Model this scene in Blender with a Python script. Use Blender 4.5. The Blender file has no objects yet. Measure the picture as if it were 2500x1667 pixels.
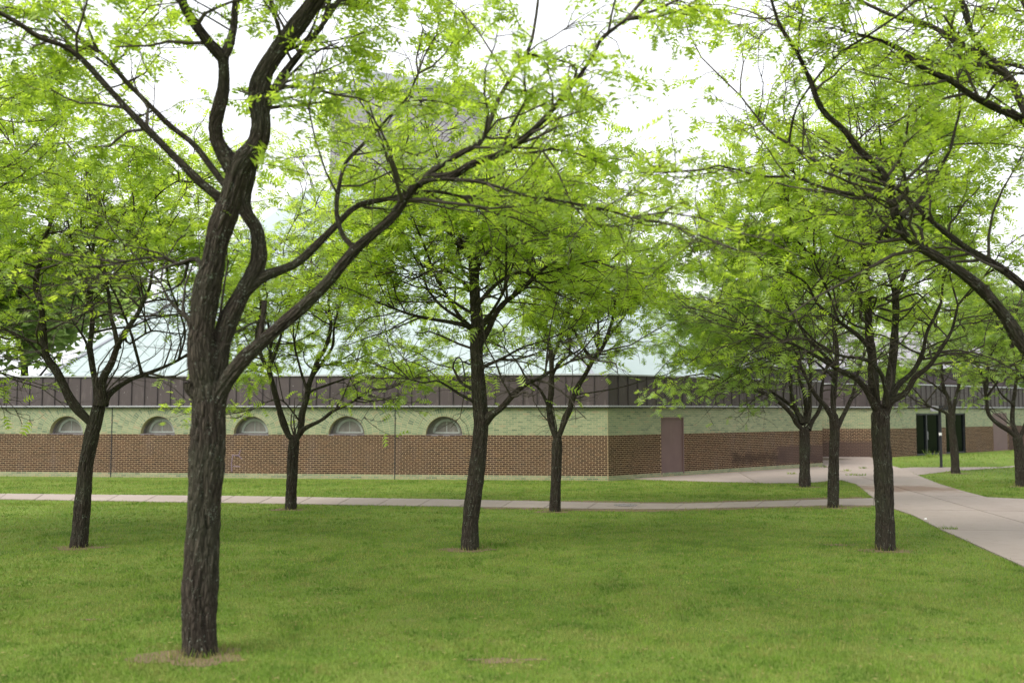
import bpy, bmesh, math, random
import numpy as np
from mathutils import Vector, Matrix

SC = bpy.context.scene
COL = SC.collection
R = math.radians

# ------------------------------------------------------------------ camera, sky, sun, exposure
CAM_H = 2.38
PITCH = math.atan(166.5 / 2430.0)
cam = bpy.data.cameras.new('camera')
cam.lens = 35.0; cam.sensor_width = 36.0
cam.clip_start = 0.1; cam.clip_end = 2000
cam.dof.use_dof = True; cam.dof.focus_distance = 20.0; cam.dof.aperture_fstop = 1.1
camo = bpy.data.objects.new('camera', cam); COL.objects.link(camo)
camo.location = (0, 0, CAM_H); camo.rotation_euler = (R(90) + PITCH, 0, 0)
SC.camera = camo

SUN_TO = Vector((-0.54, -0.38, 0.75)).normalized()          # towards the sun (veiled by cloud)
w = bpy.data.worlds.new('World'); SC.world = w; w.use_nodes = True
nt = w.node_tree; nt.nodes.clear()
sky = nt.nodes.new('ShaderNodeTexSky'); sky.sky_type = 'NISHITA'; sky.sun_disc = False
sky.sun_elevation = math.asin(SUN_TO.z); sky.sun_rotation = math.atan2(SUN_TO.x, SUN_TO.y)
sky.dust_density = 4.0; sky.air_density = 1.0
hs = nt.nodes.new('ShaderNodeHueSaturation'); hs.inputs['Saturation'].default_value = 0.25
mx = nt.nodes.new('ShaderNodeMix'); mx.data_type = 'RGBA'
mx.inputs['Factor'].default_value = 0.75                     # an even cloud deck over the sky
mx.inputs['B'].default_value = (7.6, 7.75, 8.1, 1)
bg = nt.nodes.new('ShaderNodeBackground'); bg.inputs['Strength'].default_value = 0.080
ow = nt.nodes.new('ShaderNodeOutputWorld')
nt.links.new(sky.outputs[0], hs.inputs['Color']); nt.links.new(hs.outputs[0], mx.inputs['A'])
nt.links.new(mx.outputs['Result'], bg.inputs['Color']); nt.links.new(bg.outputs[0], ow.inputs['Surface'])

sl = bpy.data.lights.new('sun', 'SUN'); sl.energy = 1.5; sl.angle = R(35); sl.color = (1.0, 0.95, 0.87)
so = bpy.data.objects.new('sun', sl); COL.objects.link(so)
so.rotation_euler = (-SUN_TO).to_track_quat('-Z', 'Y').to_euler(); so.location = (-20, -20, 40)

SC.view_settings.view_transform = 'Standard'; SC.view_settings.look = 'None'
SC.view_settings.exposure = 1.58; SC.view_settings.gamma = 1.0
SC.view_settings.use_curve_mapping = False
SC.cycles.use_denoising = True; SC.cycles.max_bounces = 10; SC.cycles.diffuse_bounces = 6
SC.cycles.transmission_bounces = 8; SC.cycles.glossy_bounces = 2
SC.cycles.use_adaptive_sampling = True; SC.cycles.adaptive_threshold = 0.02
SC.cycles.sample_clamp_indirect = 6.0

# ------------------------------------------------------------------ measuring helpers
FS = 2352 / 2500.0
FPX = 2430.0
def sst(a, b, x):
    t = np.clip((x - a) / (b - a), 0, 1); return t * t * (3 - 2 * t)
def gz(x, y):                                                # height of the ground
    return 0.22 * sst(42.3, 46.0, y) * sst(10.5, 13.5, x)
_F = np.array([0, math.cos(PITCH), math.sin(PITCH)]); _U = np.array([0, -math.sin(PITCH), math.cos(PITCH)])
def ray(u, v):
    return np.array([1., 0, 0]) * ((u - 1250) / FPX) + _U * ((833.5 - v) / FPX) + _F
def at(x, y, Y):                                             # survey point (2352-wide sheet) at distance Y
    d = ray(x / FS, y / FS); t = Y / d[1]
    return np.array([0, 0, CAM_H]) + d * t
def gnd(u, v):                                               # survey point (2500-wide sheet) on the ground
    d = ray(u, v); z = 0.0
    for _ in range(12):
        t = (z - CAM_H) / d[2]; p = d * t; z = float(gz(p[0], p[1]))
    return np.array([p[0], p[1], z])

rng = np.random.default_rng(7)
random.seed(7)

# ------------------------------------------------------------------ object helpers
def tag(o, label=None, cat=None, group=None, kind=None):
    if label: o['label'] = label
    if cat: o['category'] = cat
    if group: o['group'] = group
    if kind: o['kind'] = kind
    return o
def empty(name, loc):
    o = bpy.data.objects.new(name, None); COL.objects.link(o); o.location = loc
    o.empty_display_size = 0.2
    return o
def adopt(o, parent):
    if parent is not None:
        o.parent = parent
        if parent.type == 'EMPTY':
            o.matrix_parent_inverse = Matrix.Translation(-Vector(parent.location))
    return o
def link(name, me, parent=None):
    o = bpy.data.objects.new(name, me); COL.objects.link(o)
    return adopt(o, parent)
def mesh_np(name, verts, faces, mat, smooth=False, attrs=None, vattrs=None):
    verts = np.asarray(verts, dtype=np.float32).reshape(-1, 3)
    faces = np.asarray(faces, dtype=np.int32)
    k = faces.shape[1]
    me = bpy.data.meshes.new(name)
    me.vertices.add(len(verts)); me.vertices.foreach_set('co', verts.ravel())
    me.loops.add(faces.size); me.loops.foreach_set('vertex_index', faces.ravel())
    me.polygons.add(len(faces))
    me.polygons.foreach_set('loop_start', np.arange(0, faces.size, k, dtype=np.int32))
    try: me.polygons.foreach_set('loop_total', np.full(len(faces), k, dtype=np.int32))
    except Exception: pass
    me.polygons.foreach_set('use_smooth', np.full(len(faces), smooth))
    for n, a in (attrs or {}).items():
        at_ = me.attributes.new(n, 'FLOAT', 'POINT'); at_.data.foreach_set('value', np.asarray(a, dtype=np.float32).ravel())
    for n, a in (vattrs or {}).items():
        at_ = me.attributes.new(n, 'FLOAT_VECTOR', 'POINT'); at_.data.foreach_set('vector', np.asarray(a, dtype=np.float32).ravel())
    me.materials.append(mat); me.update(calc_edges=True); me.validate()
    return me
class MB:
    def __init__(s): s.v = []; s.f = []; s.a = []
    def poly(s, pts, a=0.5):
        b = len(s.v); s.v += [tuple(map(float, p)) for p in pts]; s.f.append(tuple(range(b, b + len(pts)))); s.a += [a] * len(pts)
    def prism(s, bottom, top, a=0.5, caps=True):
        b = len(s.v); n = len(bottom)
        s.v += [tuple(map(float, p)) for p in bottom] + [tuple(map(float, p)) for p in top]; s.a += [a] * (2 * n)
        for i in range(n):
            j = (i + 1) % n; s.f.append((b + i, b + j, b + n + j, b + n + i))
        s.f.append(tuple(b + n + i for i in range(n)))
        if caps: s.f.append(tuple(b + n - 1 - i for i in range(n)))
    def box(s, fr, s0, s1, n0, n1, z0, z1, a=0.5, caps=True):
        P = lambda q, n, z: fr(q, n, z)
        s.prism([P(s0, n0, z0), P(s1, n0, z0), P(s1, n0, z1), P(s0, n0, z1)], [P(s0, n1, z0), P(s1, n1, z0), P(s1, n1, z1), P(s0, n1, z1)], a, caps)
    def build(s, name, mat, parent=None, smooth=False):
        me = bpy.data.meshes.new(name); me.from_pydata(s.v, [], s.f)
        t = me.attributes.new('tint', 'FLOAT', 'POINT'); t.data.foreach_set('value', np.array(s.a, dtype=np.float32))
        me.materials.append(mat)
        bm = bmesh.new(); bm.from_mesh(me); bmesh.ops.recalc_face_normals(bm, faces=bm.faces); bm.to_mesh(me); bm.free()
        if smooth: me.polygons.foreach_set('use_smooth', np.full(len(me.polygons), True))
        me.update()
        return link(name, me, parent)
XYZ = lambda a, b, c: (a, b, c)

# ------------------------------------------------------------------ material helpers
class NT:
    def __init__(s, name):
        s.m = bpy.data.materials.new(name); s.m.use_nodes = True; s.t = s.m.node_tree; s.t.nodes.clear()
        s.out = s.n('ShaderNodeOutputMaterial')
    def n(s, ty, **kw):
        nd = s.t.nodes.new(ty)
        for k, v in kw.items(): setattr(nd, k, v)
        return nd
    def set(s, sock, v):
        if hasattr(v, 'is_output') and v.is_output: s.t.links.new(v, sock)
        else: sock.default_value = v
    def math(s, op, a, b=0.0, c=0.0, clamp=False):
        nd = s.n('ShaderNodeMath', operation=op, use_clamp=clamp)
        s.set(nd.inputs[0], a); s.set(nd.inputs[1], b); s.set(nd.inputs[2], c); return nd.outputs[0]
    def noise(s, vec, scale, detail=3.0, rough=0.55, dist=0.0):
        nd = s.n('ShaderNodeTexNoise'); nd.inputs['Scale'].default_value = scale; nd.inputs['Detail'].default_value = detail
        nd.inputs['Roughness'].default_value = rough; nd.inputs['Distortion'].default_value = dist
        if vec is not None: s.t.links.new(vec, nd.inputs['Vector'])
        return nd.outputs['Fac']
    def ramp(s, fac, stops, interp='LINEAR'):
        nd = s.n('ShaderNodeValToRGB'); nd.color_ramp.interpolation = interp
        el = nd.color_ramp.elements
        while len(el) < len(stops): el.new(0.5)
        for e, (p, c) in zip(el, stops):
            e.position = p; e.color = (c, c, c, 1) if isinstance(c, (int, float)) else (*c, 1)
        s.t.links.new(fac, nd.inputs[0]); return nd.outputs[0]
    def mix(s, f, a, b, blend='MIX'):
        nd = s.n('ShaderNodeMix', data_type='RGBA', blend_type=blend)
        s.set(nd.inputs['Factor'], f)
        for k, v in (('A', a), ('B', b)):
            if isinstance(v, tuple): v = (*v[:3], 1)
            s.set(nd.inputs[k], v)
        return nd.outputs['Result']
    def pos(s): return s.n('ShaderNodeNewGeometry').outputs['Position']
    def obj(s): return s.n('ShaderNodeTexCoord').outputs['Object']
    def attr(s, name, vec=False):
        nd = s.n('ShaderNodeAttribute', attribute_name=name); return nd.outputs['Vector' if vec else 'Fac']
    def vmul(s, v, k):
        nd = s.n('ShaderNodeVectorMath', operation='MULTIPLY'); s.t.links.new(v, nd.inputs[0]); nd.inputs[1].default_value = k; return nd.outputs[0]
    def bump(s, h, strength, dist):
        nd = s.n('ShaderNodeBump'); nd.inputs['Strength'].default_value = strength; nd.inputs['Distance'].default_value = dist
        s.t.links.new(h, nd.inputs['Height']); return nd.outputs[0]
    def pbr(s, col, rough=0.8, spec=0.3, metal=0.0, normal=None, coat=0.0):
        p = s.n('ShaderNodeBsdfPrincipled')
        s.set(p.inputs['Base Color'], (*col, 1) if isinstance(col, tuple) else col); s.set(p.inputs['Roughness'], rough)
        p.inputs['Specular IOR Level'].default_value = spec; p.inputs['Metallic'].default_value = metal
        p.inputs['Coat Weight'].default_value = coat
        if normal is not None: s.t.links.new(normal, p.inputs['Normal'])
        s.t.links.new(p.outputs[0], s.out.inputs['Surface']); return s.m
    def wallmask(s, O, D, t0, t1, z0, z1, soft=0.12, jag=0.35):   # overpainted patch on a wall, with a ragged edge
        pos = s.pos()
        sub = s.n('ShaderNodeVectorMath', operation='SUBTRACT'); s.t.links.new(pos, sub.inputs[0]); sub.inputs[1].default_value = tuple(O)
        dt = s.n('ShaderNodeVectorMath', operation='DOT_PRODUCT'); s.t.links.new(sub.outputs[0], dt.inputs[0]); dt.inputs[1].default_value = tuple(D)
        sep = s.n('ShaderNodeSeparateXYZ'); s.t.links.new(pos, sep.inputs[0])
        nz = s.math('MULTIPLY', s.math('SUBTRACT', s.noise(pos, 3.0, 2.0), 0.5), jag * 2)
        a = s.math('SUBTRACT', (t1 - t0) / 2, s.math('ABSOLUTE', s.math('SUBTRACT', dt.outputs['Value'], (t0 + t1) / 2)))
        b = s.math('SUBTRACT', (z1 - z0) / 2, s.math('ABSOLUTE', s.math('SUBTRACT', sep.outputs['Z'], (z0 + z1) / 2)))
        mn = s.math('ADD', s.math('MINIMUM', a, b), nz)
        return s.math('DIVIDE', mn, soft, clamp=True)

# wall frames of the two pavilions (octagonal plan: faces meet at about 135 degrees)
C1 = np.array([3.22, 33.6, 0.0]); DF = np.array([-0.9938, 0.1115, 0.0]); NF = np.array([-0.1115, -0.9938, 0.0])
DW = np.array([0.7604, 0.6494, 0.0]); NW = np.array([0.6494, -0.7604, 0.0])
C2 = C1 + DW * 12.9
K1 = np.array([17.2, 45.6, 0.0])
def frame(O, D, N): return lambda s, n, z: tuple(O + D * s + N * n + np.array([0, 0, z]))
FRONT = frame(C1, DF, NF); WING = frame(C1, DW, NW); FRONT2 = frame(K1, DF, NF); WING2 = frame(K1, DW, NW)

M = {}
def make_materials():
    # lawn soil / thatch sheet
    t = NT('lawn'); p = t.pos()
    n1 = t.noise(p, 0.45, 4.0); n2 = t.noise(p, 3.0, 4.0); n3 = t.noise(p, 40.0, 3.0)
    c = t.mix(t.ramp(n1, [(0.35, 0.0), (0.65, 1.0)]), (0.10, 0.160, 0.026), (0.155, 0.215, 0.042))
    c = t.mix(t.ramp(n2, [(0.55, 0.0), (0.78, 0.75)]), c, (0.17, 0.145, 0.065))
    c = t.mix(t.ramp(n3, [(0.3, 0.45), (0.6, 0.0)]), c, (0.03, 0.05, 0.01))
    M['lawn'] = t.pbr(c, 0.95, 0.1, normal=t.bump(n3, 0.6, 0.03))
    # grass blades
    t = NT('grass_blade'); p = t.pos(); a = t.attr('tint')
    n1 = t.noise(p, 0.5, 4.0); n2 = t.noise(p, 2.6, 4.0, 0.6)
    c = t.mix(t.ramp(n1, [(0.36, 0.0), (0.64, 1.0)]), (0.148, 0.250, 0.036), (0.240, 0.345, 0.060))
    c = t.mix(t.ramp(n2, [(0.48, 0.0), (0.62, 0.9)]), c, (0.265, 0.285, 0.080))
    n4 = t.noise(p, 1.1, 5.0, 0.7, 0.6); n5 = t.noise(p, 9.0, 3.0, 0.6)
    c = t.mix(t.ramp(n4, [(0.50, 0.0), (0.62, 0.75)]), c, (0.290, 0.325, 0.095))
    c = t.mix(t.ramp(n4, [(0.38, 0.75), (0.49, 0.0)]), c, (0.070, 0.150, 0.026))
    c = t.mix(t.ramp(n5, [(0.58, 0.0), (0.70, 0.5)]), c, (0.065, 0.135, 0.030))
    c = t.mix(t.ramp(n2, [(0.28, 0.55), (0.44, 0.0)]), c, (0.085, 0.150, 0.028))
    c = t.mix(t.ramp(a, [(0.0, 0.55), (0.5, 0.0)]), c, (0.075, 0.125, 0.018))
    c = t.mix(t.ramp(a, [(0.945, 0.0), (0.955, 0.8)]), c, (0.30, 0.24, 0.115))
    d = t.n('ShaderNodeBsdfDiffuse'); tr = t.n('ShaderNodeBsdfTranslucent'); ms = t.n('ShaderNodeMixShader'); ms.inputs[0].default_value = 0.35
    t.set(d.inputs[0], c); t.set(tr.inputs[0], c)
    t.t.links.new(d.outputs[0], ms.inputs[1]); t.t.links.new(tr.outputs[0], ms.inputs[2]); t.t.links.new(ms.outputs[0], t.out.inputs[0])
    M['grass'] = t.m
    # bare soil
    t = NT('bare_soil'); p = t.pos(); n1 = t.noise(p, 5.0, 5.0); n2 = t.noise(p, 45.0, 3.0)
    c = t.mix(n1, (0.135, 0.098, 0.062), (0.225, 0.170, 0.112)); c = t.mix(t.ramp(n2, [(0.45, 0.0), (0.7, 0.5)]), c, (0.10, 0.085, 0.045))
    M['soil'] = t.pbr(c, 0.95, 0.1, normal=t.bump(n2, 0.8, 0.03))
    # concrete
    t = NT('concrete'); p = t.pos(); a = t.attr('tint')
    n1 = t.noise(p, 0.7, 5.0); n2 = t.noise(p, 60.0, 3.0); n3 = t.noise(p, 4.0, 5.0, 0.65)
    c = t.mix(n1, (0.240, 0.196, 0.168), (0.335, 0.284, 0.250))
    c = t.mix(t.ramp(a, [(0.0, 0.30), (1.0, 0.0)]), c, (0.205, 0.176, 0.152))
    c = t.mix(t.ramp(n3, [(0.52, 0.0), (0.75, 0.5)]), c, (0.185, 0.146, 0.118))
    c = t.mix(t.ramp(n2, [(0.62, 0.0), (0.75, 0.4)]), c, (0.2, 0.18, 0.16))
    g = gnd(2205, 1194)                                       # washed-on mud across the walk
    sub = t.n('ShaderNodeVectorMath', operation='SUBTRACT'); t.t.links.new(p, sub.inputs[0]); sub.inputs[1].default_value = tuple(g)
    sc = t.vmul(sub.outputs[0], (0.36, 0.62, 0)); ln = t.n('ShaderNodeVectorMath', operation='LENGTH'); t.t.links.new(sc, ln.inputs[0])
    mud = t.math('ADD', ln.outputs['Value'], t.math('MULTIPLY', t.math('SUBTRACT', t.noise(p, 1.8, 5.0), 0.5), 1.9))
    c = t.mix(t.ramp(mud, [(0.45, 0.85), (1.0, 0.0)]), c, (0.15, 0.098, 0.068))
    M['concrete'] = t.pbr(c, 0.85, 0.25, normal=t.bump(n2, 0.25, 0.01))
    t = NT('joint_dirt'); M['joint'] = t.pbr(t.mix(t.noise(t.pos(), 12.0), (0.09, 0.07, 0.05), (0.16, 0.13, 0.09)), 0.95, 0.1)
    # brown brick
    paint = (0.046, 0.031, 0.026)
    def painted(t, c):
        m1 = t.wallmask(C1, DW, 6.6, 10.4, 0.16, 0.84, soft=.3); m2 = t.wallmask(C1, DW, 11.9, 13.2, 0.10, 0.55)
        m3 = t.wallmask(K1, DF, 0.25, 6.0, 0.16, 0.98, jag=0.08)
        m4 = t.wallmask(K1, DW, 12.4, 25.0, 0.1, 1.6, jag=0.1)
        c = t.mix(t.math('MULTIPLY', t.math('MAXIMUM', m1, m2), 0.68), c, paint)
        return t.mix(t.math('MULTIPLY', t.math('MAXIMUM', m3, m4), 0.75), c, (0.095, 0.064, 0.058))
    def streaks(t, c, col, amt):                              # rain-washed grey bands below sills
        p = t.vmul(t.pos(), (1.6, 1.6, 0.25)); n = t.noise(p, 1.5, 5.0, 0.65)
        return t.mix(t.ramp(n, [(0.52, 0.0), (0.74, amt)]), c, col)
    t = NT('brown_brick'); a = t.attr('tint'); n = t.noise(t.pos(), 30.0, 3.0)
    c = t.ramp(a, [(0.0, (0.030, 0.020, 0.016)), (0.35, (0.050, 0.028, 0.020)), (0.7, (0.068, 0.036, 0.024)), (1.0, (0.105, 0.054, 0.032))])
    c = t.mix(t.ramp(n, [(0.4, 0.0), (0.75, 0.5)]), c, (0.07, 0.045, 0.035))
    c = streaks(t, c, (0.12, 0.092, 0.085), 0.4)
    M['brick'] = t.pbr(painted(t, c), 0.9, 0.06, normal=t.bump(n, 0.3, 0.01))
    t = NT('tan_mortar'); p = t.pos(); n = t.noise(p, 2.0, 4.0)
    c = t.mix(n, (0.40, 0.285, 0.175), (0.53, 0.395, 0.26)); c = streaks(t, c, (0.33, 0.26, 0.215), 0.5)
    M['mortar'] = t.pbr(painted(t, c), 0.95, 0.04)
    # green glazed brick
    t = NT('green_brick'); a = t.attr('tint'); n = t.noise(t.pos(), 14.0, 3.0)
    c = t.ramp(a, [(0.0, (0.105, 0.150, 0.095)), (0.3, (0.180, 0.228, 0.135)), (0.65, (0.245, 0.285, 0.168)), (0.86, (0.285, 0.305, 0.185)), (1.0, (0.290, 0.255, 0.155))])
    c = t.mix(t.ramp(n, [(0.45, 0.0), (0.8, 0.5)]), c, (0.15, 0.20, 0.12))
    c = streaks(t, c, (0.20, 0.215, 0.14), 0.35)
    M['green'] = t.pbr(c, 0.5, 0.35, normal=t.bump(n, 0.15, 0.01))
    t = NT('pale_mortar'); n = t.noise(t.pos(), 2.5, 4.0)
    M['mortar_pale'] = t.pbr(t.mix(n, (0.36, 0.32, 0.195), (0.47, 0.42, 0.27)), 0.9, 0.15)
    # bronze sheet metal of the fascia, tower, doors
    t = NT('bronze_metal'); p = t.pos(); a = t.attr('tint'); n1 = t.noise(p, 1.3, 5.0, 0.6); n2 = t.noise(t.vmul(p, (1, 1, 0.2)), 9.0, 4.0)
    c = t.mix(n1, (0.041, 0.032, 0.032), (0.070, 0.053, 0.053)); c = t.mix(t.math('MULTIPLY', a, 0.35), c, (0.100, 0.077, 0.077))
    c = t.mix(t.ramp(n2, [(0.56, 0.0), (0.8, 0.4)]), c, (0.20, 0.165, 0.155))
    sp = t.noise(p, 17.0, 1.0); c = t.mix(t.ramp(sp, [(0.77, 0.0), (0.79, 0.6)]), c, (0.6, 0.58, 0.55))
    M['bronze'] = t.pbr(c, 0.55, 0.4, metal=0.15)
    t = NT('dark_seam'); M['seam'] = t.pbr((0.035, 0.028, 0.03), 0.6, 0.3)
    t = NT('pale_flashing'); M['flash'] = t.pbr(t.mix(t.noise(t.pos(), 4.0), (0.33, 0.34, 0.355), (0.45, 0.46, 0.47)), 0.4, 0.5, metal=0.2)
    t = NT('roof_sheet'); n1 = t.noise(t.pos(), 0.8, 4.0); a = t.attr('tint')
    c = t.mix(n1, (0.262, 0.322, 0.315), (0.322, 0.382, 0.375)); c = t.mix(t.math('MULTIPLY', a, 0.25), c, (0.24, 0.298, 0.292))
    M['roof'] = t.pbr(c, 0.55, 0.35)
    t = NT('roof_rib'); M['rib'] = t.pbr((0.20, 0.235, 0.228), 0.6, 0.3)
    t = NT('tower_cap'); M['cap'] = t.pbr(t.mix(t.noise(t.pos(), 0.6), (0.17, 0.18, 0.205), (0.225, 0.235, 0.26)), 0.5, 0.4)
    t = NT('mauve_metal'); n = t.noise(t.vmul(t.pos(), (1, 1, 0.3)), 1.2, 4.0)
    M['mauve'] = t.pbr(t.mix(n, (0.20, 0.19, 0.205), (0.265, 0.255, 0.27)), 0.6, 0.35, metal=0.1)
    t = NT('door_metal'); p = t.pos(); n = t.noise(p, 2.0, 5.0); n2 = t.noise(t.vmul(p, (1, 1, 0.08)), 14.0, 4.0)
    c = t.mix(n, (0.115, 0.070, 0.066), (0.165, 0.105, 0.098)); c = t.mix(t.ramp(n2, [(0.6, 0.0), (0.85, 0.4)]), c, (0.22, 0.16, 0.15))
    M['door'] = t.pbr(c, 0.6, 0.35)
    t = NT('window_panel'); p = t.pos(); n = t.noise(t.vmul(p, (1, 1, 0.35)), 5.0, 5.0, 0.65)
    M['winpane'] = t.pbr(t.ramp(n, [(0.3, (0.105, 0.098, 0.085)), (0.55, (0.17, 0.158, 0.14)), (0.75, (0.25, 0.24, 0.22))]), 0.22, 0.5)
    t = NT('window_frame'); n = t.noise(t.pos(), 8.0, 4.0)
    M['winframe'] = t.pbr(t.mix(n, (0.22, 0.245, 0.225), (0.37, 0.39, 0.355)), 0.5, 0.4)
    t = NT('window_sill'); n = t.noise(t.pos(), 6.0, 4.0); M['sill'] = t.pbr(t.mix(n, (0.13, 0.115, 0.12), (0.22, 0.195, 0.20)), 0.7, 0.3)
    t = NT('dark_glass'); M['glass'] = t.pbr((0.004, 0.006, 0.006), 0.04, 0.04)
    t = NT('black_metal'); M['black'] = t.pbr(t.mix(t.noise(t.pos(), 9.0), (0.012, 0.013, 0.016), (0.025, 0.026, 0.03)), 0.5, 0.4)
    t = NT('lamp_grey'); M['lampgrey'] = t.pbr((0.33, 0.32, 0.36), 0.4, 0.4)
    t = NT('paper_white'); M['paper'] = t.pbr((0.75, 0.75, 0.74), 0.7, 0.2)
    t = NT('lilac_spray'); M['lilac'] = t.pbr(t.mix(t.noise(t.pos(), 9.0, 4.0), (0.15, 0.105, 0.13), (0.26, 0.20, 0.25)), 0.8, 0.2)
    t = NT('cast_iron'); p = t.pos(); M['iron'] = t.pbr(t.mix(t.noise(p, 14.0, 4.0), (0.20, 0.185, 0.18), (0.30, 0.28, 0.275)), 0.7, 0.3)
    # bark: furrows follow every limb (attribute 'bark' = position round the limb, distance along it)
    t = NT('bark'); b = t.attr('bark', True)
    wv = t.n('ShaderNodeTexNoise'); wv.inputs['Scale'].default_value = 14.0; wv.inputs['Detail'].default_value = 3.0; t.t.links.new(b, wv.inputs['Vector'])
    wm = t.n('ShaderNodeVectorMath', operation='MULTIPLY_ADD'); t.t.links.new(wv.outputs['Color'], wm.inputs[0]); wm.inputs[1].default_value = (.045, .045, .045); t.t.links.new(b, wm.inputs[2])
    vo = t.n('ShaderNodeTexVoronoi', feature='DISTANCE_TO_EDGE'); vo.inputs['Scale'].default_value = 34.0; t.t.links.new(wm.outputs[0], vo.inputs['Vector'])
    ed = t.ramp(vo.outputs['Distance'], [(0.0, 0.35), (0.20, 0.75), (0.5, 1.0)])
    v1 = t.noise(b, 60.0, 4.0, 0.6); p = t.pos(); v3 = t.noise(p, 2.2, 4.0); v4 = t.noise(p, 55.0, 2.0); v5 = t.noise(p, 9.0, 3.0)
    c = t.mix(ed, (0.014, 0.011, 0.009), t.ramp(v1, [(0.3, (0.036, 0.028, 0.022)), (0.7, (0.094, 0.077, 0.061))]))
    c = t.mix(t.math('MULTIPLY', t.attr('furrow'), 0.9), c, (0.012, 0.009, 0.007))
    c = t.mix(t.ramp(v3, [(0.42, 0.0), (0.7, 0.5)]), c, (0.052, 0.056, 0.036))
    c = t.mix(t.ramp(t.math('ADD', t.math('MULTIPLY', v4, .6), t.math('MULTIPLY', v5, .4)), [(0.60, 0.0), (0.64, 0.6)]), c, (0.24, 0.27, 0.22))
    h = t.math('ADD', ed, t.math('MULTIPLY', v1, 0.4))
    M['bark'] = t.pbr(c, 0.92, 0.12, normal=t.bump(h, 1.0, 0.03))
    t = NT('twig_bark'); n = t.noise(t.pos(), 6.0, 3.0)
    M['twig'] = t.pbr(t.mix(n, (0.036, 0.029, 0.024), (0.095, 0.080, 0.067)), 0.9, 0.15)
    # leaves
    def leaf(name, c0, c1, c2, tr):
        t = NT(name); a = t.attr('tint'); n = t.noise(t.pos(), 0.9, 3.0)
        f = t.math('ADD', t.math('MULTIPLY', a, 0.65), t.math('MULTIPLY', n, 0.35))
        c = t.ramp(f, [(0.15, c0), (0.5, c1), (0.85, c2)])
        d = t.n('ShaderNodeBsdfDiffuse'); d.inputs[0].default_value = (0.1, 0.2, 0.05, 1); tl = t.n('ShaderNodeBsdfTranslucent')
        t.set(d.inputs[0], c); t.set(tl.inputs[0], t.mix(1.0, c, tr, 'MULTIPLY'))
        ms = t.n('ShaderNodeMixShader'); ms.inputs[0].default_value = 0.66
        gl = t.n('ShaderNodeBsdfGlossy'); gl.inputs['Roughness'].default_value = 0.45; gl.inputs[0].default_value = (0.8, 0.85, 0.8, 1)
        m2 = t.n('ShaderNodeMixShader'); m2.inputs[0].default_value = 0.04
        L = t.t.links.new
        L(d.outputs[0], ms.inputs[1]); L(tl.outputs[0], ms.inputs[2]); L(ms.outputs[0], m2.inputs[1]); L(gl.outputs[0], m2.inputs[2]); L(m2.outputs[0], t.out.inputs[0])
        return t.m
    M['leaf'] = leaf('locust_leaf', (0.148, 0.222, 0.030), (0.260, 0.362, 0.042), (0.385, 0.478, 0.075), (1.9, 1.85, 1.2))
    M['leaf_mid'] = leaf('locust_leaf_mid', (0.110, 0.180, 0.036), (0.190, 0.285, 0.048), (0.290, 0.380, 0.065), (1.8, 1.75, 1.2))
    M['leaf_far'] = leaf('far_leaf', (0.165, 0.25, 0.075), (0.25, 0.355, 0.105), (0.35, 0.45, 0.14), (1.6, 1.55, 1.3))
make_materials()

# ------------------------------------------------------------------ ground and walks
def inside(poly, x, y):
    poly = np.asarray(poly)[:, :2]; r = np.zeros(x.shape, bool); n = len(poly)
    for i in range(n):
        x0, y0 = poly[i]; x1, y1 = poly[(i + 1) % n]
        if y0 == y1: continue
        c = ((y0 > y) != (y1 > y)) & (x < (x1 - x0) * (y - y0) / (y1 - y0) + x0)
        r ^= c
    return r
def clip_poly(sub, a, b):                                     # keep the part of polygon sub left of line a->b
    out = []; n = len(sub)
    def sd(p): return (b[0] - a[0]) * (p[1] - a[1]) - (b[1] - a[1]) * (p[0] - a[0])
    for i in range(n):
        p, q = sub[i], sub[(i + 1) % n]; sp, sq = sd(p), sd(q)
        if sp >= 0: out.append(p)
        if (sp >= 0) != (sq >= 0):
            t = sp / (sp - sq); out.append((p[0] + t * (q[0] - p[0]), p[1] + t * (q[1] - p[1])))
    return out
def clip_convex(sub, cell):
    for i in range(len(cell)):
        sub = clip_poly(sub, cell[i], cell[(i + 1) % len(cell)])
        if len(sub) < 3: return []
    return sub
def parea(p): return abs(sum(p[i][0] * p[(i + 1) % len(p)][1] - p[(i + 1) % len(p)][0] * p[i][1] for i in range(len(p)))) / 2

gx = np.unique(np.concatenate([np.linspace(-700, -40, 12), np.linspace(-40, 8, 13), np.linspace(8, 40, 65), np.linspace(40, 700, 12)]))
gy = np.unique(np.concatenate([np.linspace(-300, 5, 8), np.linspace(5, 40, 15), np.linspace(40, 60, 41), np.linspace(60, 900, 12)]))
GX, GY = np.meshgrid(gx, gy); GZ = gz(GX, GY); nxg = len(gx)
idx = np.arange(GX.size).reshape(GX.shape)
fq = np.stack([idx[:-1, :-1], idx[:-1, 1:], idx[1:, 1:], idx[1:, :-1]], -1).reshape(-1, 4)
tag(link('ground', mesh_np('ground', np.stack([GX, GY, GZ], -1), fq, M['lawn'], True)), 'mown green lawn between the trees and the brick building', kind='structure')

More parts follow.
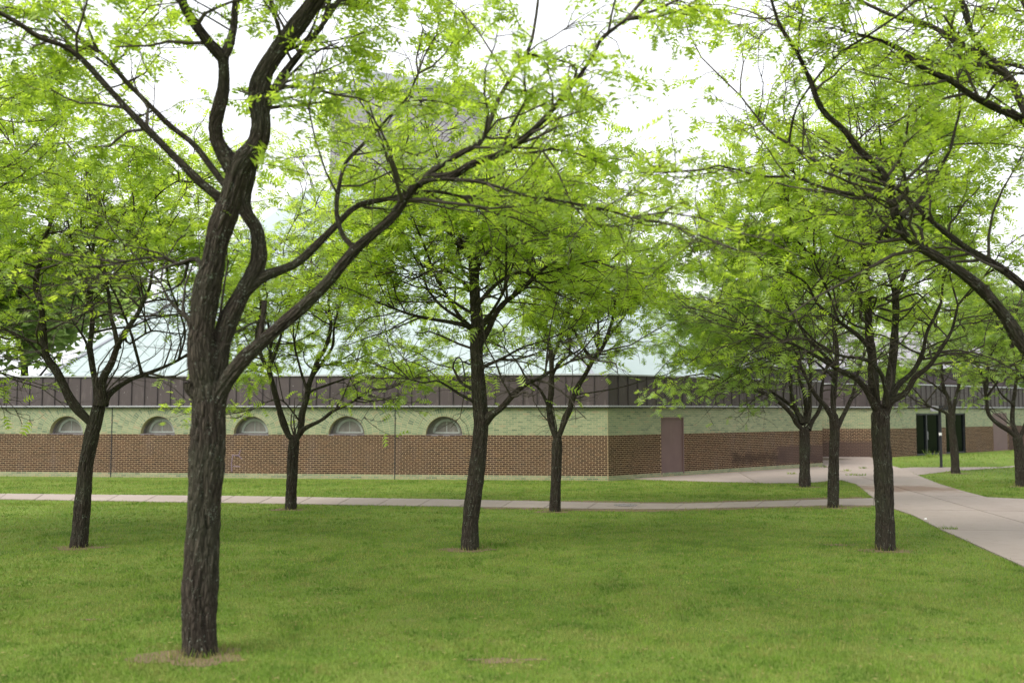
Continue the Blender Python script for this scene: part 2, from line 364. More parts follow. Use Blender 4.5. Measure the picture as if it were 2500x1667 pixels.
PATH_U = [-700, -350, 0, 600, 1100, 1440, 1640, 1700, 1862, 2020, 2133]
PATH_F = [1201, 1203, 1206, 1212, 1220, 1227.6, 1231.0, 1229, 1225, 1220, 1217]
PATH_N = [1212, 1215, 1219, 1229, 1237, 1243.0, 1243.5, 1242, 1238, 1234.6, 1234]
pf = np.array([gnd(u, v)[:2] for u, v in zip(PATH_U, PATH_F)]); pn = np.array([gnd(u, v)[:2] for u, v in zip(PATH_U, PATH_N)])
PATH1 = list(map(tuple, pn)) + list(map(tuple, pf[::-1]))
g2 = lambda L: [tuple(gnd(u, v)[:2]) for u, v in L]
WALK = g2([(2133, 1234), (2183, 1243), (2229, 1258.6), (2293, 1291.7), (2359, 1321), (2423, 1350), (2500, 1385), (2620, 1440), (2800, 1530),
           (3300, 1530), (3300, 1228), (2800, 1222), (2500, 1219), (2410, 1215), (2359, 1202), (2293, 1182), (2237, 1160), (2222, 1150), (2179, 1133), (2150, 1119)])
WALK += [tuple((K1 + DF * 0.9 + NF * 0.02)[:2]), tuple((K1 + DF * 4.2 + NF * 0.02)[:2]), tuple((C2 + NW * 0.012)[:2]), tuple((C1 + DW * 0.9 + NW * 0.012)[:2])]
WALK += g2([(1560, 1170.5), (1650, 1174), (1880, 1180), (1976, 1179), (2053, 1172), (2089, 1182), (2105, 1194), (2133, 1217)])
SPUR = g2([(2200, 1143), (2222, 1141), (2297, 1141), (2480, 1130), (2700, 1118), (2700, 1124), (2480, 1137), (2323, 1150), (2240, 1160), (2222, 1150)])

def flat(poly, z, name, mat, kind='structure'):
    from mathutils.geometry import tessellate_polygon
    V = [Vector((x, y, 0)) for x, y in poly]; bm = bmesh.new(); vs = [bm.verts.new(v) for v in V]
    for t in tessellate_polygon([V]):
        try: bm.faces.new([vs[i] for i in t])
        except ValueError: pass
    for yc in (42.6, 43.3, 44.0, 44.7, 45.4):
        bmesh.ops.bisect_plane(bm, geom=bm.verts[:] + bm.edges[:] + bm.faces[:], plane_co=(0, yc, 0), plane_no=(0, 1, 0))
    for v in bm.verts: v.co.z = float(gz(v.co.x, v.co.y)) + z
    bm.normal_update()
    for fc in bm.faces:
        if fc.normal.z < 0: fc.normal_flip()
    me = bpy.data.meshes.new(name); bm.to_mesh(me); bm.free(); me.materials.append(mat)
    o = link(name, me); o['kind'] = kind
    return o
def slab(poly, parent, top=0.022, name='slab', a=None):
    m = MB(); a = random.random() if a is None else a
    lo = [(x, y, float(gz(x, y)) - 0.05) for x, y in poly]; dz = random.uniform(-0.002, 0.002)
    hi = [(x, y, float(gz(x, y)) + top + dz) for x, y in poly]
    m.prism(lo, hi, a, False); return m.build(name, M['concrete'], parent)

p1 = tag(flat(PATH1, 0.008, 'footpath', M['joint']), 'narrow pale concrete footpath running across the lawn')
def along(P, n):
    d = np.r_[0, np.cumsum(np.linalg.norm(np.diff(P, axis=0), axis=1))]; t = np.linspace(0, d[-1], n)
    return np.stack([np.interp(t, d, P[:, 0]), np.interp(t, d, P[:, 1])], -1)
NSL = 30
af, an = along(pf, NSL + 1), along(pn, NSL + 1)
for i in range(NSL):
    e = (af[i + 1] - af[i]); e = e / np.linalg.norm(e) * 0.012
    slab([tuple(an[i] + e), tuple(an[i + 1] - e), tuple(af[i + 1] - e), tuple(af[i] + e)], p1)
p2 = tag(flat(WALK, 0.010, 'walkway', M['joint']), 'broad paved concrete walkway on the right, with slab joints and a mud stain')
ex, ey = -DF[:2], np.array([0.1115, 0.9938])
O2 = np.array([11.0, 23.6]) - ex * 24 - ey * 20
for i in range(14):
    for j in range(12):
        a = O2 + ex * 4 * i + ey * 4 * j; g = 0.016
        cell = [a + ex * g + ey * g, a + ex * (4 - g) + ey * g, a + ex * (4 - g) + ey * (4 - g), a + ex * g + ey * (4 - g)]
        pc = clip_convex(list(WALK), [tuple(c) for c in cell])
        if len(pc) >= 3 and parea(pc) > 0.05: slab(pc, p2)
p3 = tag(flat(SPUR, 0.012, 'side_path', M['concrete']), 'thin concrete side path leading away past the lamp post')

# bare-earth verges and worn patches
def blob(cx, cy, rx, ry, name, label, n=26, jag=0.3, z=0.005):
    a0 = random.random() * 9
    pts = []
    for i in range(n):
        t = 2 * math.pi * i / n; r = 1 + jag * (0.5 * math.sin(3 * t + a0) + 0.4 * math.sin(5 * t + 2 * a0) + random.uniform(-0.4, 0.4))
        pts.append((cx + rx * r * math.cos(t), cy + ry * r * math.sin(t)))
    o = flat(pts, z, name, M['soil'], 'structure'); o['label'] = label
    return pts
SOIL = []
def verge(us, fv, nv, lab):
    up = [gnd(u, v + random.uniform(-1.3, 1.3))[:2] for u, v in zip(us, fv)]; lo = [gnd(u, v)[:2] for u, v in zip(us, nv)]
    P = [tuple(q) for q in lo] + [tuple(q) for q in up[::-1]]
    o = flat(P, 0.0045, 'earth_verge', M['soil']); o['label'] = lab; SOIL.append(P)
uu = np.arange(1180, 2120, 22)
verge(uu, np.interp(uu, PATH_U, PATH_F) - np.interp(uu, [1180, 1460, 1560, 2000, 2120], [1.5, 5.5, 4.0, 5.5, 4]), np.interp(uu, PATH_U, PATH_F) + 2, 'worn bare earth strip along the far edge of the footpath')
uu = np.arange(1180, 2130, 22)
verge(uu, np.interp(uu, PATH_U, PATH_N) - 2, np.interp(uu, PATH_U, PATH_N) + np.interp(uu, [1180, 1400, 1560, 2000], [2.5, 4.5, 4.5, 3]) + rng.uniform(-1.2, 1.2, len(uu)), 'worn bare earth strip along the near edge of the footpath')
EARTH = []   # filled per tree below (centre, rx, ry)

# manhole
mh = gnd(1527, 1235.5)
e = empty('manhole_cover', (mh[0], mh[1], 0.02)); tag(e, 'round cast iron manhole cover set in the footpath', 'manhole cover')
def disc(name, r0, r1, z0, z1, mat, n=32):
    m = MB()
    for i in range(n):
        a, b = 2 * math.pi * i / n, 2 * math.pi * (i + 1) / n
        q = lambda r, t, z: (mh[0] + r * math.cos(t), mh[1] + r * math.sin(t), z)
        m.poly([q(r0, a, z1), q(r1, a, z1), q(r1, b, z1), q(r0, b, z1)] if r0 > 0 else [q(0, 0, z1), q(r1, a, z1), q(r1, b, z1)])
        m.poly([q(r1, a, z0), q(r1, b, z0), q(r1, b, z1), q(r1, a, z1)])
    return m.build(name, mat, e)
disc('concrete_collar', 0.29, 0.50, 0.015, 0.0285, M['concrete']); disc('lid', 0.0, 0.272, 0.015, 0.031, M['iron']); disc('rim', 0.275, 0.288, 0.015, 0.034, M['black'])
for k in range(-4, 5):
    yk = k * 0.055; hw = math.sqrt(0.25 ** 2 - yk ** 2); m = MB()
    m.box(XYZ, mh[0] - hw, mh[0] + hw, mh[1] + yk - 0.012, mh[1] + yk + 0.012, 0.030, 0.036); m.build('tread_rib', M['iron'], e)

# ------------------------------------------------------------------ pavilions
ZB0, ZB, ZT, ZF = 0.165, 1.52, 2.47, 3.58        # bottom of brown, top of brown, bottom of fascia, top of fascia
CO = (ZB - ZB0) / 20; PIT = 0.2032; JT = 0.0165; PROUD = 0.006
WIN = [5.58 + 3.425 * k for k in range(5)]; WR = 0.635; BAY = 1.7125
def tint(): return float(np.clip(rng.normal(0.5, 0.24), 0, 1))
_bm = {}
def unit_brick(kind, k):                        # shared meshes for the bricks that are objects of their own
    if (kind, k) not in _bm:
        m = MB(); h = CO - JT; l = PIT - JT
        m.box(XYZ, -l / 2, l / 2, 0, -PROUD, -h / 2, h / 2, k / 7.0, False)
        o = m.build('brick', M['brick' if kind == 'brick' else 'green']); me = o.data; bpy.data.objects.remove(o)
        _bm[(kind, k)] = me
    return _bm[(kind, k)]
def lay(fr, D, N, s0, s1, z0, n, kind, parent, holes=(), single=None, mat=None):
    """courses of running bond; bricks for which single(s, z) holds become objects, the others one mesh"""
    m = MB(); cnt = 0; ang = math.atan2(D[1], D[0])
    flip = np.cross(D, N)[2] > 0
    for r in range(n):
        za, zb = z0 + r * CO + JT / 2, z0 + (r + 1) * CO - JT / 2
        q = s0 - (PIT / 2 if r % 2 else 0)
        while q < s1:
            a, b = max(q + JT / 2, s0), min(q + PIT - JT / 2, s1); full = (b - a) > PIT - JT - 1e-4
            segs = [(a, b)]
            for (h0, h1, hz0, hz1) in holes:
                if za > hz0 - CO * .5 and zb < hz1 + CO * .5:
                    ns = []
                    for (c, d) in segs:
                        if d <= h0 or c >= h1: ns.append((c, d)); continue
                        if c < h0 - 0.02: ns.append((c, h0))
                        if d > h1 + 0.02: ns.append((h1, d))
                    if ns != segs: full = False
                    segs = ns
            for (c, d) in segs:
                if d - c < 0.03: continue
                if full and single and single((c + d) / 2, (za + zb) / 2) and cnt < 300:
                    o = bpy.data.objects.new('brick' if kind == 'brick' else 'glazed_brick', unit_brick(kind, int(round(tint() * 7))))
                    COL.objects.link(o); o.parent = parent
                    o.location = fr((c + d) / 2, 0, (za + zb) / 2); o.rotation_euler = (0, 0, ang if not flip else ang + math.pi); cnt += 1
                else:
                    m.box(fr, c, d, 0, PROUD + rng.uniform(-0.001, 0.001), za, zb, tint(), False)
            q += PIT
    if m.v:
        o = m.build('brickwork' if kind == 'brick' else 'glazed_brickwork', M['brick' if kind == 'brick' else 'green'], parent); o['kind'] = 'stuff'

def shell(fr, s0, s1, z0, z1, m, holes=()):      # flat mortar face with rectangular holes
    xs = sorted({s0, s1, *[h[0] for h in holes], *[h[1] for h in holes]}); zs = sorted({z0, z1, *[h[2] for h in holes], *[h[3] for h in holes]})
    xs = [x for x in xs if s0 <= x <= s1]; zs = [z for z in zs if z0 <= z <= z1]
    for i in range(len(xs) - 1):
        for j in range(len(zs) - 1):
            cx, cz = (xs[i] + xs[i + 1]) / 2, (zs[j] + zs[j + 1]) / 2
            if any(h[0] < cx < h[1] and h[2] < cz < h[3] for h in holes): continue
            m.poly([fr(xs[i], 0, zs[j]), fr(xs[i + 1], 0, zs[j]), fr(xs[i + 1], 0, zs[j + 1]), fr(xs[i], 0, zs[j + 1])])

pav = empty('brick_pavilion', (C1[0], C1[1], 0))
tag(pav, 'low brown and green brick building with arched windows and pale metal roof', 'building')
FL = 30.0                                         # length of the front wall
m = MB(); shell(FRONT, 0, FL, -0.1, ZB, m); fw = m.build('front_wall', M['mortar'], pav)
m = MB()
shell(FRONT, 0, WIN[0] - BAY, ZB, ZT + .1, m); shell(FRONT, WIN[4] + BAY, FL, ZB, ZT + .1, m)
def archpt(c, r, t): return (c + r * math.cos(t), ZB + r * math.sin(t))
for c in WIN:
    NA = 28; ts = [math.pi * i / NA for i in range(NA + 1)]
    def outer(t):
        dx, dz = math.cos(t), math.sin(t); k = min(BAY / abs(dx) if abs(dx) > 1e-6 else 1e9, (ZT + .1 - ZB) / dz if dz > 1e-6 else 1e9); return (c + dx * k, ZB + dz * k)
    for a, b in zip(ts[:-1], ts[1:]):
        p, q, r_, s_ = archpt(c, WR, a), archpt(c, WR, b), outer(b), outer(a)
        pts = [p, s_, r_, q]
        if abs(abs(s_[0] - c) - BAY) < 1e-6 and abs(r_[1] - (ZT + .1)) < 1e-6 and abs(s_[1] - r_[1]) > 1e-6: pts = [p, s_, (s_[0], ZT + .1), r_, q]
        elif abs(abs(r_[0] - c) - BAY) < 1e-6 and abs(s_[1] - (ZT + .1)) < 1e-6 and abs(s_[1] - r_[1]) > 1e-6: pts = [p, s_, (r_[0], ZT + .1), r_, q]
        m.poly([FRONT(x, 0, z) for x, z in pts])
gw = m.build('green_band', M['mortar_pale'], pav)
# radial brick rings round the arched windows
BANDS = [(WR + 0.004, 0.735), (0.735, 0.935), (0.935, 1.135), (1.135, 1.335), (1.335, 1.535), (1.535, 1.735), (1.735, 1.935)]
ma = MB(); singles = 0
for wi, c in enumerate(WIN):
    rect = [(c - BAY + .006, ZB + JT / 2), (c + BAY - .006, ZB + JT / 2), (c + BAY - .006, ZT), (c - BAY + .006, ZT)]
    for bi, (r0, r1) in enumerate(BANDS):
        n = int(math.pi * (r0 + r1) / 2 / 0.079); off = 0.5 if bi % 2 else 0.0
        for k in range(-1, n + 1):
            t0, t1 = math.pi * (k + off) / n, math.pi * (k + 1 + off) / n; rm = (r0 + r1) / 2; g = JT / 2 / rm
            if bi == 0: t0, t1 = math.pi * k / n, math.pi * (k + 1) / n
            if t1 <= 0 or t0 >= math.pi: continue
            a, b = t0 + g, t1 - g
            quad = [archpt(c, r0 + JT / 2, a), archpt(c, r1 - JT / 2, a), archpt(c, r1 - JT / 2, b), archpt(c, r0 + JT / 2, b)]
            pc = clip_convex(quad, rect)
            if len(pc) < 3 or parea(pc) < 0.0012: continue
            pr = PROUD + rng.uniform(-0.001, 0.001); tn = tint()
            if wi == 0 and singles < 300:
                mm = MB(); mm.prism([FRONT(x, 0, z) for x, z in pc], [FRONT(x, pr, z) for x, z in pc], tn, False); mm.build('arch_brick', M['green'], gw); singles += 1
            else: ma.prism([FRONT(x, 0, z) for x, z in pc], [FRONT(x, pr, z) for x, z in pc], tn, False)
o = ma.build('arch_brickwork', M['green'], gw); o['kind'] = 'stuff'
lay(FRONT, DF, NF, 0.012, FL, ZB0, 20, 'brick', fw, single=lambda s, z: s < 3.15)
lay(FRONT, DF, NF, 0.012, WIN[0] - BAY - .01, ZB, 14, 'green', gw, single=lambda s, z: True)
lay(FRONT, DF, NF, WIN[4] + BAY + .01, FL, ZB, 14, 'green', gw)
m = MB(); shell(FRONT, 0, FL, -0.1, ZB0, m)
lay(FRONT, DF, NF, 0.012, FL, ZB0 - 3 * CO, 3, 'green', fw)
# arched windows
for c in WIN:
    NA = 28; ts = [math.pi * i / NA for i in range(NA + 1)]; dp = 0.26
    m = MB()
    for a, b in zip(ts[:-1], ts[1:]):
        m.poly([FRONT(archpt(c, WR, a)[0], 0.009, archpt(c, WR, a)[1]), FRONT(archpt(c, WR, b)[0], 0.009, archpt(c, WR, b)[1]),
                FRONT(archpt(c, WR, b)[0], -dp, archpt(c, WR, b)[1]), FRONT(archpt(c, WR, a)[0], -dp, archpt(c, WR, a)[1])])
    wn = m.build('arched_window', M['mortar_pale'], pav, True)
    m = MB(); m.poly([FRONT(archpt(c, WR + .01, t)[0], -dp + .01, archpt(c, WR + .01, t)[1]) for t in ts]); m.build('pane', M['winpane'], wn)
    def band(r0, r1, n0, n1, cc, zz, name, mat):
        m = MB()
        for a, b in zip(ts[:-1], ts[1:]):
            q = lambda r, t: (cc + r * math.cos(t), zz + r * math.sin(t))
            A = [q(r0, a), q(r1, a), q(r1, b), q(r0, b)]
            m.prism([FRONT(x, n0, z) for x, z in A], [FRONT(x, n1, z) for x, z in A], 0.5, False)
        m.build(name, mat, wn)
    band(0.585, WR + .008, -dp, -dp + .06, c, ZB, 'outer_frame', M['sill'])
    band(0.405, 0.485, -dp, -dp + .035, c - 0.05, ZB + .06, 'pale_arch', M['winframe'])  # pale arched band, set off-centre against the pane
    m = MB(); m.box(FRONT, c - .48, c + .38, -dp, -dp + .03, ZB + .05, ZB + .095); m.build('frame_bar', M['winframe'], wn)
    m = MB(); m.box(FRONT, c - .06, c - .04, -dp, -dp + .028, ZB + .095, ZB + .47); m.build('mullion', M['winframe'], wn)
    m = MB(); m.box(FRONT, c - WR, c + WR, -dp - .02, 0.006, ZB - .03, ZB + .012); m.build('sill', M['sill'], wn)
# expansion joints
for sj in (WIN[0] + BAY, WIN[3] + BAY):
    m = MB(); m.box(FRONT, sj - .014, sj + .014, 0, .016, -0.05, ZT); m.build('expansion_joint', M['black'], pav)
# lilac spray-paint smear low on the front wall
def strokes(name, mat, paths, wd):
    m = MB()
    for P in paths:
        for (x0, z0), (x1, z1) in zip(P[:-1], P[1:]):
            dx, dz = x1 - x0, z1 - z0; l = math.hypot(dx, dz); px, pz = -dz / l * wd / 2, dx / l * wd / 2
            A = [(x0 + px, z0 + pz), (x1 + px, z1 + pz), (x1 - px, z1 - pz), (x0 - px, z0 - pz)]
            m.prism([FRONT(x, 0.010, z) for x, z in A], [FRONT(x, 0.0145, z) for x, z in A], .5, False)
    return m.build(name, mat, fw)
g0 = 13.1
for st_ in [[(g0, .22), (g0 + .02, .5), (g0 - .02, .82)], [(g0 + .28, .18), (g0 + .27, .52)], [(g0 - .04, .42), (g0 - .3, .40)],
        [(g0 - .02, .80), (g0 - .24, .78), (g0 - .36, .66)], [(g0 - .24, .80), (g0 - .30, .98)]]: strokes('spray_mark', M['lilac'], [st_], 0.035)

# angled wing wall with its flush metal door
DT0, DT1, DZ0, DZ1 = 2.69, 3.93, 0.10, 2.12
wh = [(DT0, DT1, DZ0, DZ1)]
m = MB(); shell(WING, 0, 12.9, -0.1, ZB, m, wh); ww = m.build('angled_wall', M['mortar'], pav)
m = MB(); shell(WING, 0, 12.9, ZB, ZT + .1, m, wh); wg = m.build('angled_green_band', M['mortar_pale'], pav)
lay(WING, DW, NW, 0.012, 12.9, ZB0, 20, 'brick', ww, wh, single=lambda s, z: s < 2.69)
lay(WING, DW, NW, 0.012, 12.9, ZB, 14, 'green', wg, wh, single=lambda s, z: s < 2.69)
lay(WING, DW, NW, 0.012, 12.9, ZB0 - 3 * CO, 3, 'green', ww, [(DT0, DT1, -1, 0.17)] and [])
m = MB(); m.box(WING, DT0 + .05, DT1 - .05, -.10, -.022, DZ0 + .01, DZ1 - .05); dr = m.build('metal_door', M['door'], pav)
m = MB()
m.box(WING, DT0, DT0 + .05, -.12, .012, DZ0, DZ1); m.box(WING, DT1 - .05, DT1, -.12, .012, DZ0, DZ1); m.box(WING, DT0 + .05, DT1 - .05, -.12, .012, DZ1 - .05, DZ1)
m.build('door_frame', M['door'], dr)
m = MB(); m.box(WING, DT1 - .16, DT1 - .12, -.022, .03, 1.0, 1.12); pass
# back and side walls (unseen sides close the volume)
C3 = np.array([13.5, 57.0, 0]); C4 = np.array([-14, 66.0, 0]); C5 = np.array(FRONT(FL, 0, 0)) + np.array([1, 8, 0]); C6 = np.array(FRONT(FL, 0, 0))
m = MB()
for a, b in ((C2, C3), (C3, C4), (C4, C5), (C5, C6)):
    m.poly([(a[0], a[1], -.1), (b[0], b[1], -.1), (b[0], b[1], ZF - .03), (a[0], a[1], ZF - .03)])
m.build('rear_wall', M['brick'], pav)
m = MB(); m.poly([(p[0], p[1], ZF - .12) for p in (C1 - NF * .05, C2, C3, C4, C5, C6)]); m.build('flat_roof', M['cap'], pav)

# fascia of bronze sheets with dark seams, pale cap and drip rail
OUT = 0.07
def fascia(root, segs, pitch=0.486):
    """segs: (frame, length, s_start, s_end) - every sheet a part of its own"""
    fo = None
    for fr, s0, s1 in segs:
        mb = MB(); mb.box(fr, s0, s1, -0.06, OUT - .012, ZT + .02, ZF - .02, .5); back = mb.build('fascia', M['seam'], root)
        n = max(1, round((s1 - s0) / pitch)); w_ = (s1 - s0) / n
        for i in range(n):
            a = s0 + i * w_; q = MB(); k = random.random()
            q.box(fr, a + .012, a + w_ - .012, OUT - .011, OUT + random.uniform(0, .004), ZT + .05, ZF - .035, k, False)
            q.build('fascia_sheet', M['bronze'], back)
            q = MB(); q.box(fr, a - .011, a + .011, OUT - .011, OUT + .028, ZT + .05, ZF - .035, 0, False); q.build('seam_rib', M['seam'], back)
        q = MB(); q.box(fr, s0 - .02, s1 + .02, -.3, OUT + .045, ZF - .035, ZF + .015); q.build('cap_flashing', M['flash'], back)
        q = MB(); q.box(fr, s0 - .02, s1 + .02, -.02, OUT + .055, ZT + .012, ZT + .05); q.build('drip_rail', M['flash'], back)
        q = MB(); q.box(fr, s0, s1, -.02, OUT + .03, ZT - .03, ZT + .008); q.build('shade_strip', M['seam'], back)  # solid dark strip standing in for the shade under the drip rail
k = OUT * math.tan(R(22.5))
fascia(pav, [(FRONT, -k, 25.5), (WING, -k, 12.9)])

# pale standing-seam roof
SB, TP = 0.55, 0.60
RW = 20.0
RO = C1 + DF * 0.5 - NF * SB
def ROOF(s, d, h): return tuple(RO + DF * s - NF * d + np.array([0, 0, ZF - .06 + TP * d + h]))
TC = RO + DF * (RW / 2) - NF * 24.6; TH = 6.35                # tower centre and half width
def TWR(s, n, z): return tuple(TC + DF * s + NF * n + np.array([0, 0, z]))
bm = bmesh.new()
ztop = ZF - .06 + TP * (24.6 - TH)
P2 = C1 + DW * 8.2 - NW * SB
base = [RO, RO + DF * RW, RO + DF * (RW + 3) - NF * 14, RO + DF * (RW + 1) - NF * 40, RO + DF * 2 - NF * 44, np.array([9.6, 52, 0]), P2]
for p in base: bm.verts.new((p[0], p[1], ZF - .09))
for sx in (-1, 1):
    for sy in (-1, 1): bm.verts.new(TWR(sx * TH, sy * TH, ztop - .03))
bmesh.ops.convex_hull(bm, input=bm.verts)
me = bpy.data.meshes.new('roof'); bm.to_mesh(me); bm.free(); me.materials.append(M['roof']); me.attributes.new('tint', 'FLOAT', 'POINT')
roof = link('roof', me, pav)
n = 41; w_ = RW / n
def dmax(s): return max(0.02, min(24.6 - TH, 2.414 * s, 2.414 * (RW - s)))
for i in range(n):
    s0, s1 = i * w_, (i + 1) * w_; d0, d1 = dmax(s0 + .008), dmax(s1 - .008)
    if max(d0, d1) < .1: continue
    A = [(s0 + .008, .0), (s1 - .008, .0), (s1 - .008, d1), (s0 + .008, d0)]
    q = MB(); q.prism([ROOF(s, d, .0) for s, d in A], [ROOF(s, d, .02) for s, d in A], random.random(), False); q.build('roof_sheet', M['roof'], roof)
    A = [(s0 - .009, .0), (s0 + .009, .0), (s0 + .009, dmax(s0)), (s0 - .009, dmax(s0))]
    q = MB(); q.prism([ROOF(s, d, .0) for s, d in A], [ROOF(s, d, .04) for s, d in A], 0, False); q.build('standing_seam', M['rib'], roof)
q = MB()
for (sa, da, sb, db) in ((RW, 0, RW - (24.6 - TH) / 2.414, 24.6 - TH), (0, 0, (24.6 - TH) / 2.414, 24.6 - TH)):
    A = [ROOF(sa - .07, da, .02), ROOF(sa + .07, da, .02), ROOF(sb + .07, db, .02), ROOF(sb - .07, db, .02)]
    q.prism(A, [(x, y, z + .06) for x, y, z in A], 0, False)
q.build('hip_capping', M['cap'], roof)
# tower over the roof
tw = MB(); ZTW = 19.9; TL = -3.0; TR = TH - 1.45; tw.box(TWR, TL, TR, -TH, TH, ztop - 5, ZTW); twr = tw.build('tower', M['mauve'], pav)
for i in range(9):
    s = TL + (TR - TL) * i / 8; q = MB(); q.box(TWR, s - .02, s + .02, TH, TH + .012, ztop - 1, ZTW, 0, False); q.build('tower_seam', M['mauve'], twr)
q = MB(); r0 = TH + .12; r1 = TR + .12
B4 = [TWR(TL - .1, -r0, ZTW), TWR(r1, -r0, ZTW), TWR(r1, r0, ZTW), TWR(TL - .1, r0, ZTW)]
q.prism(B4, [(x, y, z + .12) for x, y, z in B4], .5); q.build('tower_eave', M['cap'], twr)
B5 = [(x, y, z + .122) for x, y, z in (TWR(TL, -r0, ZTW), TWR(r1 - .2, -r0, ZTW), TWR(r1 - .2, r0 - .05, ZTW), TWR(TL, r0 - .05, ZTW))]
T5 = [TWR(TL + .6, -2, ZTW + .5), TWR(2.6, -2, ZTW + 2.0), TWR(2.6, 5.6, ZTW + 1.35), TWR(TL + .6, 5.6, ZTW + .35)]
q = MB(); q.prism(B5, T5, .5); q.build('tower_roof', M['cap'], twr)

# second pavilion, further back on the right, with glazed doors
pav2 = empty('far_pavilion', (K1[0], K1[1], 0.2)); tag(pav2, 'farther brown and green brick building on the right with dark glass doors', 'building')
L2 = 24.0
GL = [(2.5, 4.9), (5.42, 7.5)]
holes2 = [(a, b, 0.22, 2.22) for a, b in GL] + [(10.6, 12.3, 0.24, 2.22)]
for fr, D, N, ln, hs in ((FRONT2, DF, NF, 4.0, []), (WING2, DW, NW, L2, holes2)):
    m = MB(); shell(fr, 0, ln, -.1, ZB, m, hs); a = m.build('wall', M['mortar'], pav2)
    m = MB(); shell(fr, 0, ln, ZB, ZT + .1, m, hs); b = m.build('green_band', M['mortar_pale'], pav2)
    lay(fr, D, N, 0.012, ln, ZB0, 20, 'brick', a, hs); lay(fr, D, N, 0.012, ln, ZB, 14, 'green', b, hs); lay(fr, D, N, 0.012, ln, ZB0 - CO, 1, 'green', a, hs)
fascia(pav2, [(FRONT2, -k, 4.0), (WING2, -k, L2)])
for (a, b) in GL:
    gd = MB(); gd.box(WING2, a, b, -.14, -.10, .24, 2.20); gp = gd.build('glass_door', M['glass'], pav2)
    md = a + (b - a) * 0.45
    for x0, x1 in ((a, a + .07), (md - .05, md + .05), (b - .08, b)):
        q = MB(); q.box(WING2, x0, x1, -.16, -.03, .235, 2.21); q.build('stile', M['black'], gp)
    for z0, z1 in ((.225, .30), (2.14, 2.205)):
        q = MB(); q.box(WING2, a + .07, b - .08, -.15, -.04, z0, z1); q.build('rail', M['black'], gp)
    q = MB(); q.box(WING2, md + .07, md + .10, -.10, -.02, .95, 1.35); q.build('pull_handle', M['lampgrey'], gp)
q = MB(); q.box(WING2, 10.62, 12.28, -.08, .008, .25, 2.21); q.build('metal_panel', M['door'], pav2)
E1 = np.array(WING2(L2, 0, 0)); E2 = E1 + np.array([4, 22, 0]); E3 = np.array(FRONT2(4.0, 0, 0)) + np.array([0, 26, 0]); E4 = np.array(FRONT2(4.0, 0, 0))
m = MB()
for a, b in ((E1, E2), (E2, E3), (E3, E4)): m.poly([(a[0], a[1], -.1), (b[0], b[1], -.1), (b[0], b[1], ZF - .03), (a[0], a[1], ZF - .03)])
m.build('rear_wall', M['brick'], pav2)
m = MB(); m.poly([(p[0], p[1], ZF - .12) for p in (K1, E1, E2, E3, E4)]); m.build('flat_roof', M['cap'], pav2)
m = MB()                                                     # mauve hipped roof lantern on the far pavilion
lb = [(13.6, 58, 4.9), (30, 58, 4.9), (30, 72, 4.9), (13.6, 72, 4.9)]; lt = [(16.8, 63, 7.3), (27, 63, 7.3), (27, 67, 7.3), (16.8, 67, 7.3)]
m.prism(lb, lt, .5); lr = m.build('lantern_roof', M['mauve'], pav2)
m = MB(); m.prism([(14, 58.4, 3.4), (29.6, 58.4, 3.4), (29.6, 71.6, 3.4), (14, 71.6, 3.4)], [(14, 58.4, 4.75), (29.6, 58.4, 4.75), (29.6, 71.6, 4.75), (14, 71.6, 4.75)], .5); m.build('lantern_wall', M['bronze'], lr)
m = MB(); m.prism([(13.5, 57.9, 4.76), (30.1, 57.9, 4.76), (30.1, 72.1, 4.76), (13.5, 72.1, 4.76)], [(13.5, 57.9, 4.89), (30.1, 57.9, 4.89), (30.1, 72.1, 4.89), (13.5, 72.1, 4.89)], .5); m.build('lantern_gutter', M['flash'], lr)

# lamp post on the side path
lp = gnd(2298, 1141); LPZ = lp[2]
lamp = empty('lamp_post', tuple(lp)); tag(lamp, 'slim black lamp post beside the thin side path', 'lamp post')
def cyl(name, r, z0, z1, mat, n=14):
    m = MB(); c = [(lp[0] + r * math.cos(2 * math.pi * i / n), lp[1] + r * math.sin(2 * math.pi * i / n)) for i in range(n)]
    m.prism([(x, y, LPZ + z0) for x, y in c], [(x, y, LPZ + z1) for x, y in c]); return m.build(name, mat, lamp)
cyl('pole', .055, 0, 2.35, M['black']); cyl('base_plate', .11, 0, .03, M['black']); cyl('sticker', .0575, 1.32, 1.44, M['paper'])
m = MB(); m.box(XYZ, lp[0] - .10, lp[0] + .55, lp[1] - .17, lp[1] + .17, LPZ + 2.36, LPZ + 2.56); hd = m.build('lamp_head', M['black'], lamp)
m = MB(); m.box(XYZ, lp[0] - .32, lp[0] - .102, lp[1] - .15, lp[1] + .15, LPZ + 2.32, LPZ + 2.54); m.build('lens', M['lampgrey'], hd)

